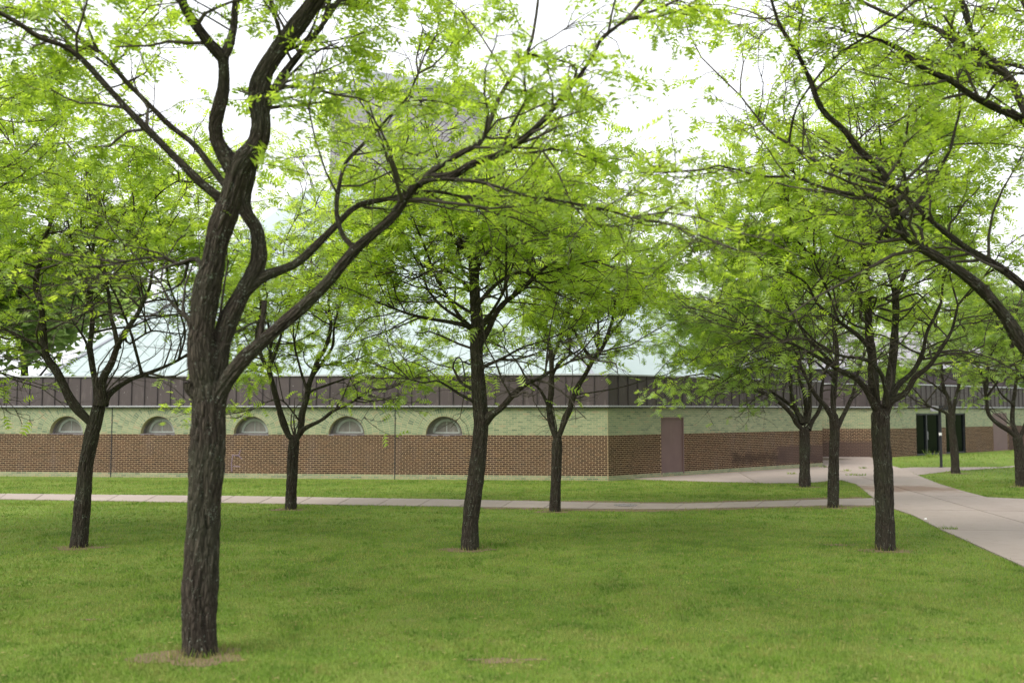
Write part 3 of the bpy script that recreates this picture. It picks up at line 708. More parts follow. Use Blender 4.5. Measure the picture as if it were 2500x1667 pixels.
# ------------------------------------------------------------------ trees
def smooth_line(P, n):
    P = np.asarray(P, float)
    d = np.r_[0, np.cumsum(np.linalg.norm(np.diff(P, axis=0), axis=1))]
    Q = np.vstack([2 * P[0] - P[1], P, 2 * P[-1] - P[-2]]); t = np.linspace(0, d[-1], n); out = np.zeros((n, P.shape[1]))
    seg = np.clip(np.searchsorted(d, t, side='right') - 1, 0, len(P) - 2)
    u = ((t - d[seg]) / np.maximum(d[seg + 1] - d[seg], 1e-9))[:, None]
    a, b, c, e_ = Q[seg], Q[seg + 1], Q[seg + 2], Q[seg + 3]
    out = 0.5 * (2 * b + (c - a) * u + (2 * a - 5 * b + 4 * c - e_) * u ** 2 + (3 * b - a - 3 * c + e_) * u ** 3)
    return out, t
def norm(v): return v / np.maximum(np.linalg.norm(v, axis=-1, keepdims=True), 1e-9)
def tubes(P, Rr, k, ridge=0.0):
    """P (M,K,3), Rr (M,K): M tubes of K rings with k sides, returned as verts, quads, bark coordinates"""
    Mn, K, _ = P.shape
    T = norm(np.gradient(P, axis=1))
    ref = np.where(np.abs(T[:, :1, 2:3]) > 0.8, np.array([1., 0.2, 0]), np.array([0.1, 0.2, 1.]))
    ref = np.broadcast_to(ref, T.shape)
    A = norm(np.cross(T, ref)); B = np.cross(T, A)
    th = np.linspace(0, 2 * np.pi, k, endpoint=False)
    s = np.concatenate([np.zeros((Mn, 1)), np.cumsum(np.linalg.norm(np.diff(P, axis=1), axis=2), axis=1)], 1)
    rr = Rr[:, :, None] * np.ones(k)
    if ridge > 0:
        ph = rng.uniform(0, 6.28, (Mn, 1, 6)); f = 0
        for q, nn in enumerate((5, 7, 9, 11, 13, 17)):
            f = f + np.sin(nn * th[None, None, :] + ph[:, :, q:q + 1] + (1.3 + q) * np.sin(s[:, :, None] * (1.1 + .6 * q) + ph[:, :, q:q + 1] * 2)) / 3.0
        rr = rr * (1 + ridge * f)
    fur = np.zeros(rr.shape)
    if ridge > 0.07:                                          # interlacing furrows between flat bark ridges
        nf = max(8, int(2 * np.pi * Rr.mean() / 0.052)); wd = 0.0065
        for j in range(nf):
            p1, p2, p3 = rng.uniform(0, 6.28, 3)
            c0 = 2 * np.pi * j / nf + (0.10 * np.sin(s * rng.uniform(5, 9) + p1) + 0.07 * np.sin(s * rng.uniform(13, 21) + p2) + 0.03 * np.sin(s * 47 + p3)) * (0.16 / Rr.mean())
            dlt = (th[None, None, :] - c0[:, :, None] + np.pi) % (2 * np.pi) - np.pi
            amp = 0.55 + 0.45 * np.sin(s * rng.uniform(3, 8) + p3)
            fur = np.maximum(fur, amp[:, :, None] * np.exp(-(dlt * Rr[:, :, None] / wd) ** 2))
        plate = 0.5 + 0.5 * np.sin(s[:, :, None] * 38 + 5 * np.sin(th * 7)[None, None, :])
        rr = rr - fur * 0.013 - 0.003 * plate ** 6
    tubes.fur = fur.reshape(-1)
    V = P[:, :, None, :] + rr[..., None] * (np.cos(th)[None, None, :, None] * A[:, :, None, :] + np.sin(th)[None, None, :, None] * B[:, :, None, :])
    i = np.arange(Mn * K * k).reshape(Mn, K, k); j = np.roll(i, -1, axis=2)
    F = np.stack([i[:, :-1], j[:, :-1], j[:, 1:], i[:, 1:]], -1).reshape(-1, 4)
    off = rng.uniform(0, 50, (Mn, 1, 1))
    bk = np.stack([np.cos(th)[None, None] * Rr[:, :, None] + off, np.sin(th)[None, None] * Rr[:, :, None] + off, np.broadcast_to(s[:, :, None] * 0.2, rr.shape)], -1)
    return V.reshape(-1, 3), F, bk.reshape(-1, 3)
# one pinnate locust leaf: a drooping stalk with pairs of narrow leaflets
def leaf_template(np_=6, ll=0.34, wd=0.115):
    vs = []
    def stalk(x): return np.array([x, 0, -0.30 * x * x])
    for i in range(np_):
        x = 0.16 + 0.80 * i / (np_ - 1); l = ll * (0.75 + 0.5 * math.sin(math.pi * (i + .7) / (np_ + .4)))
        for sg in (-1, 1):
            b0, b1 = stalk(x - wd * .5), stalk(x + wd * .5); tip = stalk(x) + np.array([l * .45, sg * l, -0.10 * l])
            vs += [b0, b1, tip]
    vs += [stalk(0.94) + np.array([0, -.05, 0]), stalk(0.94) + np.array([0, .05, 0]), stalk(1.0) + np.array([.24, 0, -.08])]
    return np.array(vs)
LT = leaf_template(4, 0.36, 0.19); LT_FINE = leaf_template(3, 0.40, 0.25); LT_FAR = leaf_template(2, 0.5, 0.42)
def grow(P0, D0, L, K, wob, up):
    Mn = len(P0); P = np.zeros((Mn, K, 3)); P[:, 0] = P0; d = norm(D0)
    for i in range(1, K):
        P[:, i] = P[:, i - 1] + d * (L / (K - 1))[:, None]
        d = norm(d + wob * rng.normal(size=(Mn, 3)) + np.array([0, 0, up]))
    return P
def rdir(n): return norm(rng.normal(size=(n, 3)))

BASES = []
def auto(n, L0, L1, e0, e1, ra, a0=0, fr=1.0):
    return [(fr, a0 + 360 * i / n + rng.uniform(-18, 18), rng.uniform(e0, e1), rng.uniform(L0, L1), ra) for i in range(n)]
def build_tree(name, base_uv, label, group, trunk, limbs, spread=1.3, leafy=1.0, leaf='leaf', size=0.175, bare=2.9, spacing=0.30, extra=(), tmpl=LT,
               loc=None, tight=1.0, far=False, trim=None, dens=.85, core=.26, flare=.16, clear=.30, tst=.97, thick=1.22, twigk=1.0, sag=0.02):
    """trunk / limbs: lists of survey points with radii; extra: limbs grown towards and away from the viewer"""
    b = gnd(base_uv[0] / FS, base_uv[1] / FS) if loc is None else np.array(loc, float)
    Y = b[1]; BASES.append((b[0], b[1], trunk[1]))
    root = empty(name, tuple(b)); tag(root, label, 'tree', group)
    pts, r0, r1, dd = trunk
    P = np.array([at(x, y, Y + dd * i / max(1, len(pts) - 1)) for i, (x, y) in enumerate(pts)]) if loc is None else np.array([b + np.array(q) for q in pts])
    P[0] = b - np.array([0, 0, .08]); n = (130 if Y < 12 else 80) if not far else 12
    Q, t = smooth_line(P, n); f = t / t[-1]
    rad = r0 + (r1 - r0) * f ** (2.0 if r1 < .05 else 1.0); rad = rad * (1 + flare * np.exp(-t / 0.16)) + 0.004 * np.sin(t * 5 + b[0] * 7) * r0 / .15
    rad = rad * np.sqrt(np.clip(1 - np.clip((f - .93) / .07, 0, 1) ** 2, .02, 1)) if r1 > .05 else rad
    v, F, bk = tubes(Q[None], rad[None], (110 if Y < 12 else 64) if not far else 8, 0.08 if not far else 0)
    link('trunk', mesh_np('trunk', v, F, M['bark'], True, attrs={'furrow': tubes.fur}, vattrs={'bark': bk}), root)
    src = []                                                  # spawning lines: points, radii, distance, weight start
    lineset = [(Q, rad, t, tst)]
    def limb_obj(Pl, ra, rb, nm='limb'):
        L_ = np.linalg.norm(np.diff(Pl, axis=0), axis=1).sum(); n_ = max(8, int(L_ / (.5 if far else .04 if ra > .08 and Y < 13 else .09)))
        Ql, tl = smooth_line(Pl, n_); fl = tl / tl[-1]
        rl = (ra + (rb - ra) * fl ** 0.8) * (1 + (0.42 if ra < .085 else 0) * np.exp(-tl / (2.2 * ra))) * (1 if ra < .085 else .78 + .22 * sst(0, .55, tl)) * (1 + 0.06 * np.sin(tl * 9 + ra * 99))
        v, F, bk = tubes(Ql[None], rl[None], (5 if far else 72 if ra > .08 and Y < 13 else 20 if ra > .05 else 12 if ra > .025 else 7), 0.06 if far or ra < .08 or Y > 13 else .075)
        link(nm, mesh_np(nm, v, F, M['bark'], True, attrs={'furrow': tubes.fur}, vattrs={'bark': bk}), root)
        return Ql, rl, tl
    for lm in limbs:
        pts, ra, rb, d0, d1 = lm[:5]; ra, rb = ra * thick, rb * thick
        Pl = np.array([at(x, y, Y + d0 + (d1 - d0) * (i / (len(pts) - 1)) ** 1.2) for i, (x, y) in enumerate(pts)])
        lineset.append((*limb_obj(Pl, ra, rb), lm[5] if len(lm) > 5 else 0.22))
    for (fr, az, el, L_, ra) in extra:
        cand = [l for l in lineset[1:1 + len(limbs)] if l[3] < .8 and l[2][-1] > 1.0]
        if cand and fr == 1.0:                                 # leaves one of the main limbs part way up
            l = cand[int(rng.integers(len(cand)))]; i_ = int(rng.uniform(.35, .8) * (len(l[0]) - 1)); p0 = l[0][i_]; ra = min(ra, l[1][i_] * .8); L_ = L_ * .72
        else: p0 = Q[int(fr * (len(Q) - 1))]
        a = R(az); d = np.array([math.cos(a) * math.cos(R(el)), math.sin(a) * math.cos(R(el)), math.sin(R(el))])
        Pl = grow(p0[None], d[None], np.array([L_]), 8, 0.16, 0.02)[0]
        lineset.append((*limb_obj(Pl, ra, 0.012), 0.25))
    # secondary branches
    P0, D0, L0, RD = [], [], [], []
    cen = Q[-1]
    for (Ql, rl, tl, st) in lineset:
        tot = tl[-1]; T = norm(np.gradient(Ql, axis=0)); is_trunk = Ql is Q
        nb = int(tot * (1 - st) / spacing) if st < 1 else 0
        for q in np.sort(rng.uniform(st, 1.0, nb)):
            i = min(int(q * len(Ql)), len(Ql) - 1)
            pr = rdir(1)[0]; pr = norm(pr - T[i] * (pr @ T[i])); outw = Ql[i] - cen; outw[2] = 0; outw = outw / (np.linalg.norm(outw) + 1.0)
            d = 0.45 * T[i] + 0.95 * pr + 0.35 * outw + np.array([0, 0, 0.16]); d[2] *= 0.5
            P0.append(Ql[i]); D0.append(d); L0.append(rng.uniform(0.7, 1.75) * spread * (1.12 - 0.45 * q)); RD.append(min(0.5 * rl[i], 0.022))
        for _ in range(3 if st < 1 else 0):
            P0.append(Ql[-1]); D0.append(T[-1] + 0.55 * rdir(1)[0]); L0.append(rng.uniform(0.8, 1.6) * spread); RD.append(min(rl[-1], 0.02))
    P0, D0, L0, RD = map(np.array, (P0, D0, L0, RD))
    B1 = grow(P0, D0, L0, 6, 0.22, 0.02)
    if trim is not None: keep = trim(B1[:, -1]); B1, L0, RD = B1[keep], L0[keep], RD[keep]
    lv = np.linspace(1, 0.28, 6)[None]
    V1, F1, K1_ = tubes(B1, RD[:, None] * lv + .002, 4)
    # twigs
    n2 = np.maximum(2, (L0 / (0.21 / twigk)).astype(int)); ids = np.repeat(np.arange(len(B1)), n2)
    q = rng.uniform(0.15, 1.0, len(ids)) * 4.999; i0 = q.astype(int); fr_ = (q - i0)[:, None]
    p = B1[ids, i0] * (1 - fr_) + B1[ids, i0 + 1] * fr_; tdir = norm(B1[ids, i0 + 1] - B1[ids, i0])
    d = 0.7 * tdir + 0.9 * rdir(len(ids)); d[:, 2] = d[:, 2] * 0.45 + 0.03
    L2_ = rng.uniform(0.25, 0.80, len(ids)) * tight
    B2 = grow(p, d, L2_, 5, 0.22, -sag)
    V2, F2, K2_ = tubes(B2, np.broadcast_to(np.linspace(.0065, .0028, 5), (len(B2), 5)), 3)
    # twiglets
    n3 = 2 if not far else 0
    tw_v = [V1, V2]; tw_f = [F1, F2 + len(V1)]
    B3 = None
    if n3:
        id3 = np.repeat(np.arange(len(B2)), n3); j = rng.integers(1, 5, len(id3)); d = norm(B2[id3, j] - B2[id3, j - 1]) * .5 + rdir(len(id3)) * .9; d[:, 2] *= .6
        B3 = grow(B2[id3, j], d, rng.uniform(.12, .34, len(id3)), 3, .25, -.03)
        V3, F3, _ = tubes(B3, np.broadcast_to(np.linspace(.0038, .002, 3), (len(B3), 3)), 3)
        tw_v.append(V3); tw_f.append(F3 + len(V1) + len(V2))
    o = link('branches', mesh_np('branches', np.vstack(tw_v), np.vstack(tw_f), M['twig'], True), root); o['kind'] = 'stuff'
    # leaves
    ct = rng.uniform(0, 1, len(B1)) * .5
    pos, dr, tn = [], [], []
    def leaves(Bk, per, parent_t):
        Kk = Bk.shape[1]; ids_ = np.repeat(np.arange(len(Bk)), per); q = rng.uniform(.25, 1.0, len(ids_)) * (Kk - 1.001); i_ = q.astype(int); f_ = (q - i_)[:, None]
        pp = Bk[ids_, i_] * (1 - f_) + Bk[ids_, i_ + 1] * f_; td = norm(Bk[ids_, i_ + 1] - Bk[ids_, i_])
        dd_ = td * .55 + rdir(len(ids_)) * .95; dd_[:, 2] = dd_[:, 2] * .5 - .12
        pos.append(pp); dr.append(norm(dd_)); tn.append(parent_t[ids_] + rng.uniform(0, .5, len(ids_)))
    t2 = ct[ids]
    leaves(B2, max(1, int(round(6 * leafy))), t2)
    if B3 is not None: leaves(B3, max(1, int(round(4 * leafy))), t2[id3])
    pos, dr, tn = np.vstack(pos), np.vstack(dr), np.concatenate(tn)
    clump = 0.5 + 0.5 * np.sin(pos[:, 0] * 1.9 + b[0]) * np.sin(pos[:, 1] * 1.7 + 1) * np.sin(pos[:, 2] * 2.3 + b[1])
    keep = rng.uniform(0, 1, len(pos)) < (.05 + .95 * sst(bare - .6, bare + 1.5, pos[:, 2])) * (0.30 + .95 * clump) * dens * (leafy / max(leafy, round(leafy), 1) if leafy < 1 else 1)
    ax = np.interp(pos[:, 2], Q[:, 2], Q[:, 0]), np.interp(pos[:, 2], Q[:, 2], Q[:, 1])
    rc = np.hypot(pos[:, 0] - ax[0], pos[:, 1] - ax[1])
    keep &= rng.uniform(0, 1, len(pos)) < core + (1 - core) * sst(.35, 1.7, rc)
    pos, dr, tn = pos[keep], dr[keep], tn[keep]
    if not far:                                               # thick limbs carry no leaves of their own
        lp_ = np.vstack([l[0][l[1] > .017][::2] for l in lineset]); dm = np.full(len(pos), 9.0)
        for k_ in range(0, len(pos), 2000): dm[k_:k_ + 2000] = np.sqrt(((pos[k_:k_ + 2000, None] - lp_[None]) ** 2).sum(-1).min(1))
        keep = (dm > clear * rng.uniform(.7, 1.3, len(pos))) | (rng.uniform(0, 1, len(pos)) < .12)
        pos, dr, tn = pos[keep], dr[keep], tn[keep]
    up = norm(np.array([0, 0, 1.]) + .45 * rng.normal(size=pos.shape)); yv = norm(np.cross(up, dr)); zv = np.cross(dr, yv)
    sz = size * rng.uniform(.65, 1.25, len(pos))
    V = pos[:, None] + sz[:, None, None] * (tmpl[None, :, 0:1] * dr[:, None] + tmpl[None, :, 1:2] * yv[:, None] + tmpl[None, :, 2:3] * zv[:, None])
    nv = V.shape[0] * V.shape[1]
    o = link('crown', mesh_np('crown', V.reshape(-1, 3), np.arange(nv).reshape(-1, 3), M[leaf], False, attrs={'tint': np.repeat(tn, len(tmpl))}), root); o['kind'] = 'stuff'
    STAT.append((label[:40], len(pos), nv // 3, sum(len(x) for x in tw_f) * 2))
    return root
STAT = []
G = 'honey locust trees standing on the lawn'

# --- nearest tree, left
build_tree('locust_tree', (460, 1502), 'largest nearest tree on the left with thick leaning forked trunk', G,
  ([(460, 1502), (458, 1400), (462, 1300), (470, 1150), (478, 1010), (480, 930), (478, 860)], .163, .158, .0),
  [([(480, 975), (474, 900), (466, 830), (462, 774), (474, 669), (489, 609), (502, 541), (525, 474), (541, 418), (556, 377), (590, 335), (600, 290), (594, 225), (604, 175), (632, 127), (678, 66), (724, 5), (770, -60), (800, -140)], .148, .074, 0, -.3, .62),
   ([(486, 960), (492, 890), (502, 830), (522, 744), (567, 654), (591, 609), (594, 564), (588, 525), (566, 490), (560, 459), (574, 405), (588, 350), (605, 270), (640, 190), (700, 110), (740, 60)], .115, .03, .0, .5, .72),
   ([(488, 950), (502, 910), (522, 874), (560, 825), (620, 770), (700, 700), (753, 648), (819, 571), (895, 505), (926, 464), (950, 432), (977, 410), (1038, 403), (1084, 377), (1150, 352), (1212, 311), (1263, 260), (1293, 224), (1329, 178), (1365, 122), (1385, 87), (1440, 45)], .082, .016, 0, -.9, .38),
   ([(960, 425), (1000, 388), (1059, 352), (1104, 326), (1125, 280), (1150, 219), (1181, 168), (1217, 107), (1232, 31), (1240, -40)], .034, .012, -.45, .2, .2),
   ([(967, 420), (1008, 412), (1084, 416), (1140, 428), (1212, 451), (1288, 462), (1380, 479), (1450, 500)], .022, .008, -.45, -.9, .2),
   ([(560, 668), (602, 637), (640, 622), (678, 607), (714, 576), (765, 525), (819, 474), (880, 459), (935, 447), (1000, 440), (1060, 452)], .058, .014, .1, .9, .5),
   ([(819, 571), (790, 545), (773, 490), (778, 434), (793, 377), (824, 342), (865, 301), (911, 250), (936, 224), (960, 170)], .028, .010, -.2, .5, .25),
   ([(512, 470), (502, 454), (459, 418), (408, 367), (357, 316), (301, 260), (245, 199), (189, 138), (148, 107), (92, 87), (46, 56), (0, 30), (-60, -10)], .046, .020, -.05, -.8, .3),
   ([(530, 440), (515, 423), (484, 382), (444, 331), (388, 286), (337, 235), (286, 184), (245, 133), (194, 97), (153, 56), (112, 10), (80, -40)], .036, .016, .1, .8, .3),
   ([(548, 395), (525, 367), (500, 326), (495, 280), (510, 224), (515, 168), (510, 133), (479, 97), (449, 56), (423, 15), (400, -50)], .080, .045, -.1, -.6, .6),
   ([(512, 140), (532, 110), (538, 76), (535, 31), (545, -40)], .026, .014, -.35, -.3, .4),
   ([(640, 120), (672, 112), (705, 88), (722, 55), (735, 20)], .022, .009, -.2, .3, .3),
   ([(474, 640), (468, 630), (459, 603), (446, 593), (425, 604), (405, 606), (385, 595), (340, 592), (290, 600)], .034, .010, 0, .5, .3),
   ([(432, 596), (424, 640), (402, 660), (370, 672), (327, 684)], .016, .007, .2, .7, .3),
   ([(450, 745), (432, 732), (408, 711), (384, 681), (370, 650)], .032, .008, 0, .4, .5),
   ([(596, 790), (601, 756), (605, 720), (608, 690)], .030, .026, 0, -.05, 1.0),
   ([(470, 912), (452, 905), (438, 893), (434, 878)], .062, .048, -.02, -.06, 1.0)],
  spread=1.0, flare=.06, leafy=1.9, tmpl=LT_FINE, size=.105, bare=4.1, spacing=.19, dens=1.0, clear=.36, trim=lambda p: ~((p[:, 0] > 1.1) & (p[:, 2] > 5.0) & (rng.uniform(0, 1, len(p)) < .75)), core=1, thick=1.0, extra=[(1.0, 80, 60, 3.8, .05)])

# --- second tree, far left
build_tree('locust_tree', (180, 1256), 'leaning tree at far left with a wide open fork', G,
  ([(180, 1256), (186, 1200), (192, 1130), (197, 1070), (205, 1030), (213, 989), (224, 950), (230, 918)], .142, .105, 0),
  [([(220, 985), (200, 962), (178, 940), (157, 908), (143, 878), (127, 848), (108, 821), (101, 780), (94, 699), (82, 653), (92, 602), (97, 566), (122, 495), (130, 440)], .075, .022, 0, -.6, .35),
   ([(228, 925), (222, 885), (214, 850), (207, 796), (211, 756), (212, 706), (200, 640), (215, 560)], .055, .016, .05, .6, .4),
   ([(215, 850), (207, 830), (198, 786), (180, 756), (164, 730), (166, 700), (180, 650)], .024, .008, .1, .2, .4),
   ([(230, 930), (236, 872), (256, 834), (270, 795), (282, 772), (296, 750), (314, 725), (326, 700), (345, 655), (350, 600)], .065, .016, -.05, -.7, .4),
   ([(272, 800), (264, 760), (254, 720), (250, 680), (240, 610), (246, 540)], .036, .012, -.2, .2, .3),
   ([(240, 930), (251, 905), (297, 873), (346, 855), (400, 832), (440, 806), (470, 770)], .045, .012, 0, .8, .35),
   ([(285, 770), (296, 790), (320, 775), (350, 760), (385, 764), (430, 768)], .020, .007, -.3, .1, .3),
   ([(120, 840), (95, 815), (70, 790), (45, 770), (0, 750)], .026, .008, -.2, -.6, .25)],
  leafy=1.1, size=.176, bare=4.2, spacing=.19, dens=.9, extra=auto(8, 3.6, 5.0, 52, 76, .045, 20))

# --- slim tree between the first and second window groups
build_tree('locust_tree', (668, 1169), 'slim tree with flared base by the footpath between two arched windows', G,
  ([(668, 1169), (669, 1130), (671, 1097), (672, 1060), (674, 1029), (677, 1005)], .126, .125, 0),
  [([(676, 1012), (663, 999), (650, 967), (639, 929), (628, 889), (617, 848), (601, 819), (590, 770), (600, 710), (590, 640)], .075, .022, 0, -.4, .4),
   ([(680, 1010), (690, 989), (694, 951), (704, 916), (709, 886), (720, 854), (733, 821), (747, 800), (760, 750), (755, 690), (770, 620)], .075, .020, 0, .4, .4),
   ([(706, 900), (700, 880), (693, 859), (684, 825), (678, 800), (674, 750), (684, 690)], .030, .010, 0, .3, .35),
   ([(688, 996), (701, 983), (739, 964), (766, 943), (801, 927), (836, 905), (855, 894), (895, 892), (939, 870)], .046, .010, 0, -.7, .3),
   ([(704, 905), (722, 895), (755, 883), (801, 867), (841, 854), (882, 843), (920, 830)], .028, .008, 0, .8, .3),
   ([(690, 970), (672, 945), (655, 925), (640, 918), (606, 925), (585, 938)], .020, .007, -.1, -.8, .5)],
  leafy=1.1, size=.186, bare=2.3, spacing=.18, extra=auto(7, 3.2, 4.8, 45, 74, .045, 50))

# --- centre tree with a straight leader
build_tree('locust_tree', (1078, 1261), 'central tree with a tall straight leader and whorled side branches', G,
  ([(1078, 1261), (1081, 1190), (1089, 1124), (1096, 1070), (1102, 1010), (1105, 962), (1100, 902), (1097, 854), (1094, 800), (1096, 750), (1092, 704), (1087, 612), (1080, 510), (1078, 440)], .140, .045, 0),
  [([(1112, 968), (1128, 952), (1151, 937), (1183, 902), (1210, 881), (1235, 870), (1270, 850), (1310, 830)], .058, .014, 0, -.8, .35),
   ([(1098, 925), (1082, 919), (1050, 901), (1027, 886), (1003, 874), (973, 879), (940, 870)], .026, .008, 0, -.6, .3),
   ([(1098, 900), (1078, 890), (1060, 880), (1050, 863), (1040, 840), (1052, 820), (1062, 830)], .030, .008, 0, .5, .3),
   ([(1096, 850), (1120, 838), (1160, 820), (1195, 800), (1240, 785)], .030, .008, 0, -.4, .3),
   ([(1095, 800), (1120, 760), (1150, 704), (1201, 663), (1242, 622), (1278, 600), (1319, 566), (1340, 520)], .050, .012, 0, .6, .3),
   ([(1094, 705), (1120, 672), (1150, 645), (1186, 627), (1240, 630), (1290, 615), (1360, 600)], .034, .010, 0, -.5, .3),
   ([(1093, 760), (1060, 745), (997, 734), (950, 724), (906, 709), (844, 683), (798, 663)], .036, .009, 0, -.4, .3),
   ([(1093, 725), (1060, 705), (1018, 678), (980, 665), (960, 640), (975, 612)], .026, .008, 0, .7, .3),
   ([(1090, 680), (1065, 650), (1018, 617), (985, 622), (950, 640), (905, 625)], .030, .008, 0, -.6, .3),
   ([(1089, 640), (1105, 600), (1125, 572), (1155, 550), (1170, 530)], .030, .010, 0, -.3, .3),
   ([(1086, 590), (1060, 565), (1035, 540), (1007, 515), (985, 490)], .026, .008, 0, .4, .3),
   ([(1088, 650), (1060, 615), (1050, 560), (1030, 520), (1015, 480)], .022, .008, 0, -.6, .3),
   ([(1092, 700), (1097, 640), (1098, 560), (1094, 490)], .028, .010, .1, .3, .4)],
  leafy=1.1, size=.176, bare=3.7, twigk=1.1, tst=.5, dens=.62, spacing=.18, extra=auto(5, 2.4, 3.2, 25, 50, .034, 10, .62) + auto(5, 2.2, 3.0, 35, 60, .03, 40, .8))

# --- Y-forked tree right of centre
build_tree('locust_tree', (1274, 1174), 'slim tree right of centre forking in a clean Y shape', G,
  ([(1274, 1174), (1276, 1120), (1278, 1070), (1279, 1030), (1280, 1003)], .123, .118, 0),
  [([(1279, 1010), (1270, 985), (1265, 960), (1262, 935), (1266, 900), (1267, 854), (1264, 800), (1247, 740), (1228, 704), (1230, 640), (1215, 580)], .075, .018, 0, .5, .4),
   ([(1281, 1008), (1290, 985), (1298, 960), (1308, 940), (1324, 894), (1345, 859), (1362, 827), (1383, 800), (1405, 740), (1420, 670), (1450, 610)], .070, .016, 0, -.5, .4),
   ([(1263, 945), (1251, 913), (1235, 889), (1210, 870), (1190, 835), (1160, 800)], .036, .010, 0, -.5, .35),
   ([(1268, 860), (1285, 835), (1310, 815), (1335, 800), (1350, 770)], .034, .010, .3, .8, .35),
   ([(1316, 915), (1330, 905), (1354, 902), (1413, 892), (1456, 881), (1500, 868)], .016, .006, -.1, -.5, .9),
   ([(1315, 915), (1335, 912), (1345, 905)], .014, .010, 0, .1, 1.0)],
  leafy=1.2, size=.186, bare=3.3, dens=.95, spacing=.18, extra=auto(7, 3.4, 4.8, 45, 74, .045, 30))

# --- farther tree by the angled wall
build_tree('locust_tree', (1848, 1118), 'spreading tree in front of the angled wall, low limbs reaching left', G,
  ([(1848, 1118), (1848, 1080), (1848, 1043), (1848, 1010), (1848, 980)], .158, .155, 0),
  [([(1848, 990), (1830, 973), (1822, 956), (1795, 927), (1768, 908), (1747, 900), (1703, 889), (1666, 873), (1631, 859), (1585, 862)], .075, .014, 0, -.8, .3),
   ([(1845, 975), (1839, 956), (1815, 930), (1780, 905), (1740, 880), (1690, 850), (1640, 820)], .055, .012, 0, .8, .3),
   ([(1842, 970), (1825, 935), (1817, 894), (1814, 840), (1800, 770), (1760, 700), (1700, 640)], .062, .016, 0, -.4, .35),
   ([(1850, 970), (1852, 948), (1847, 902), (1830, 854), (1815, 800), (1820, 720)], .062, .016, 0, .6, .35),
   ([(1853, 970), (1860, 940), (1860, 894), (1862, 840), (1850, 760), (1860, 690)], .06, .016, 0, -.5, .35),
   ([(1856, 985), (1866, 967), (1884, 935), (1887, 894), (1895, 854), (1915, 800), (1950, 740)], .06, .014, 0, .5, .35),
   ([(1815, 850), (1790, 820), (1750, 790), (1700, 740), (1640, 700), (1570, 680)], .04, .010, -.4, -1.4, .25)],
  leafy=1.0, leaf='leaf_mid', size=.19, bare=2.4, twigk=1.2, spacing=.18, spread=1.15, extra=auto(6, 3.4, 4.8, 35, 70, .05, 0) + [(1.0, 180, 28, 4.6, .05), (1.0, 165, 42, 4.6, .05)])

# --- tree on the triangle of grass
build_tree('locust_tree', (1913, 1165), 'upright tree next to the tip of the grass triangle', G,
  ([(1913, 1165), (1914, 1110), (1915, 1070), (1916, 1030), (1917, 989), (1914, 945)], .132, .11, 0),
  [([(1914, 960), (1895, 932), (1874, 908), (1855, 875), (1838, 840), (1800, 790), (1750, 750)], .055, .014, 0, -.6, .35),
   ([(1914, 950), (1914, 908), (1919, 854), (1922, 800), (1915, 740), (1925, 660), (1910, 590)], .070, .018, 0, .3, .4),
   ([(1917, 990), (1930, 967), (1938, 951), (1955, 916), (1963, 889), (1975, 840), (2000, 780)], .055, .014, 0, .5, .35),
   ([(1917, 870), (1890, 845), (1860, 825), (1809, 827), (1768, 829), (1730, 846)], .026, .008, 0, -.6, .3)],
  leafy=1.4, leaf='leaf_mid', size=.19, bare=3.2, spacing=.18, extra=auto(7, 3.2, 4.6, 45, 74, .042, 20))

# --- front right tree
build_tree('locust_tree', (2034, 1262), 'stout upright tree at right with many limbs rising from one crotch', G,
  ([(2034, 1262), (2033, 1200), (2031, 1124), (2029, 1080), (2026, 1043), (2022, 985), (2022, 935)], .150, .150, 0),
  [([(2020, 950), (2004, 921), (1983, 886), (1956, 862), (1929, 851), (1903, 835), (1871, 816), (1820, 790), (1760, 775)], .055, .012, 0, -.7, .35),
   ([(2036, 930), (2037, 908), (2028, 867), (2010, 840), (1983, 824), (1929, 816), (1880, 790), (1830, 740)], .040, .010, -.1, -1.0, .35),
   ([(2016, 940), (2007, 894), (2004, 827), (2001, 800), (1996, 765), (1991, 638), (1976, 536), (1965, 485), (1960, 420)], .082, .020, 0, .2, .35),
   ([(2032, 940), (2042, 890), (2050, 827), (2055, 765), (2057, 689), (2042, 612), (2035, 550), (2050, 480)], .080, .020, .05, .6, .35),
   ([(2030, 950), (2047, 921), (2080, 902), (2101, 867), (2134, 840), (2158, 805), (2185, 760), (2200, 700)], .055, .014, 0, -.5, .35),
   ([(2045, 915), (2064, 883), (2096, 854), (2118, 813), (2130, 760), (2160, 700), (2165, 640)], .045, .012, 0, .6, .35),
   ([(2000, 800), (1970, 770), (1930, 740), (1880, 700), (1850, 650), (1800, 620)], .036, .010, 0, -.8, .25),
   ([(1990, 660), (1960, 630), (1900, 600), (1860, 580), (1820, 540), (1815, 500)], .032, .010, .2, -.4, .25)],
  leafy=1.3, size=.176, bare=4.2, twigk=1.2, dens=.8, spacing=.17, extra=auto(7, 3.4, 5.0, 45, 74, .05, 60))

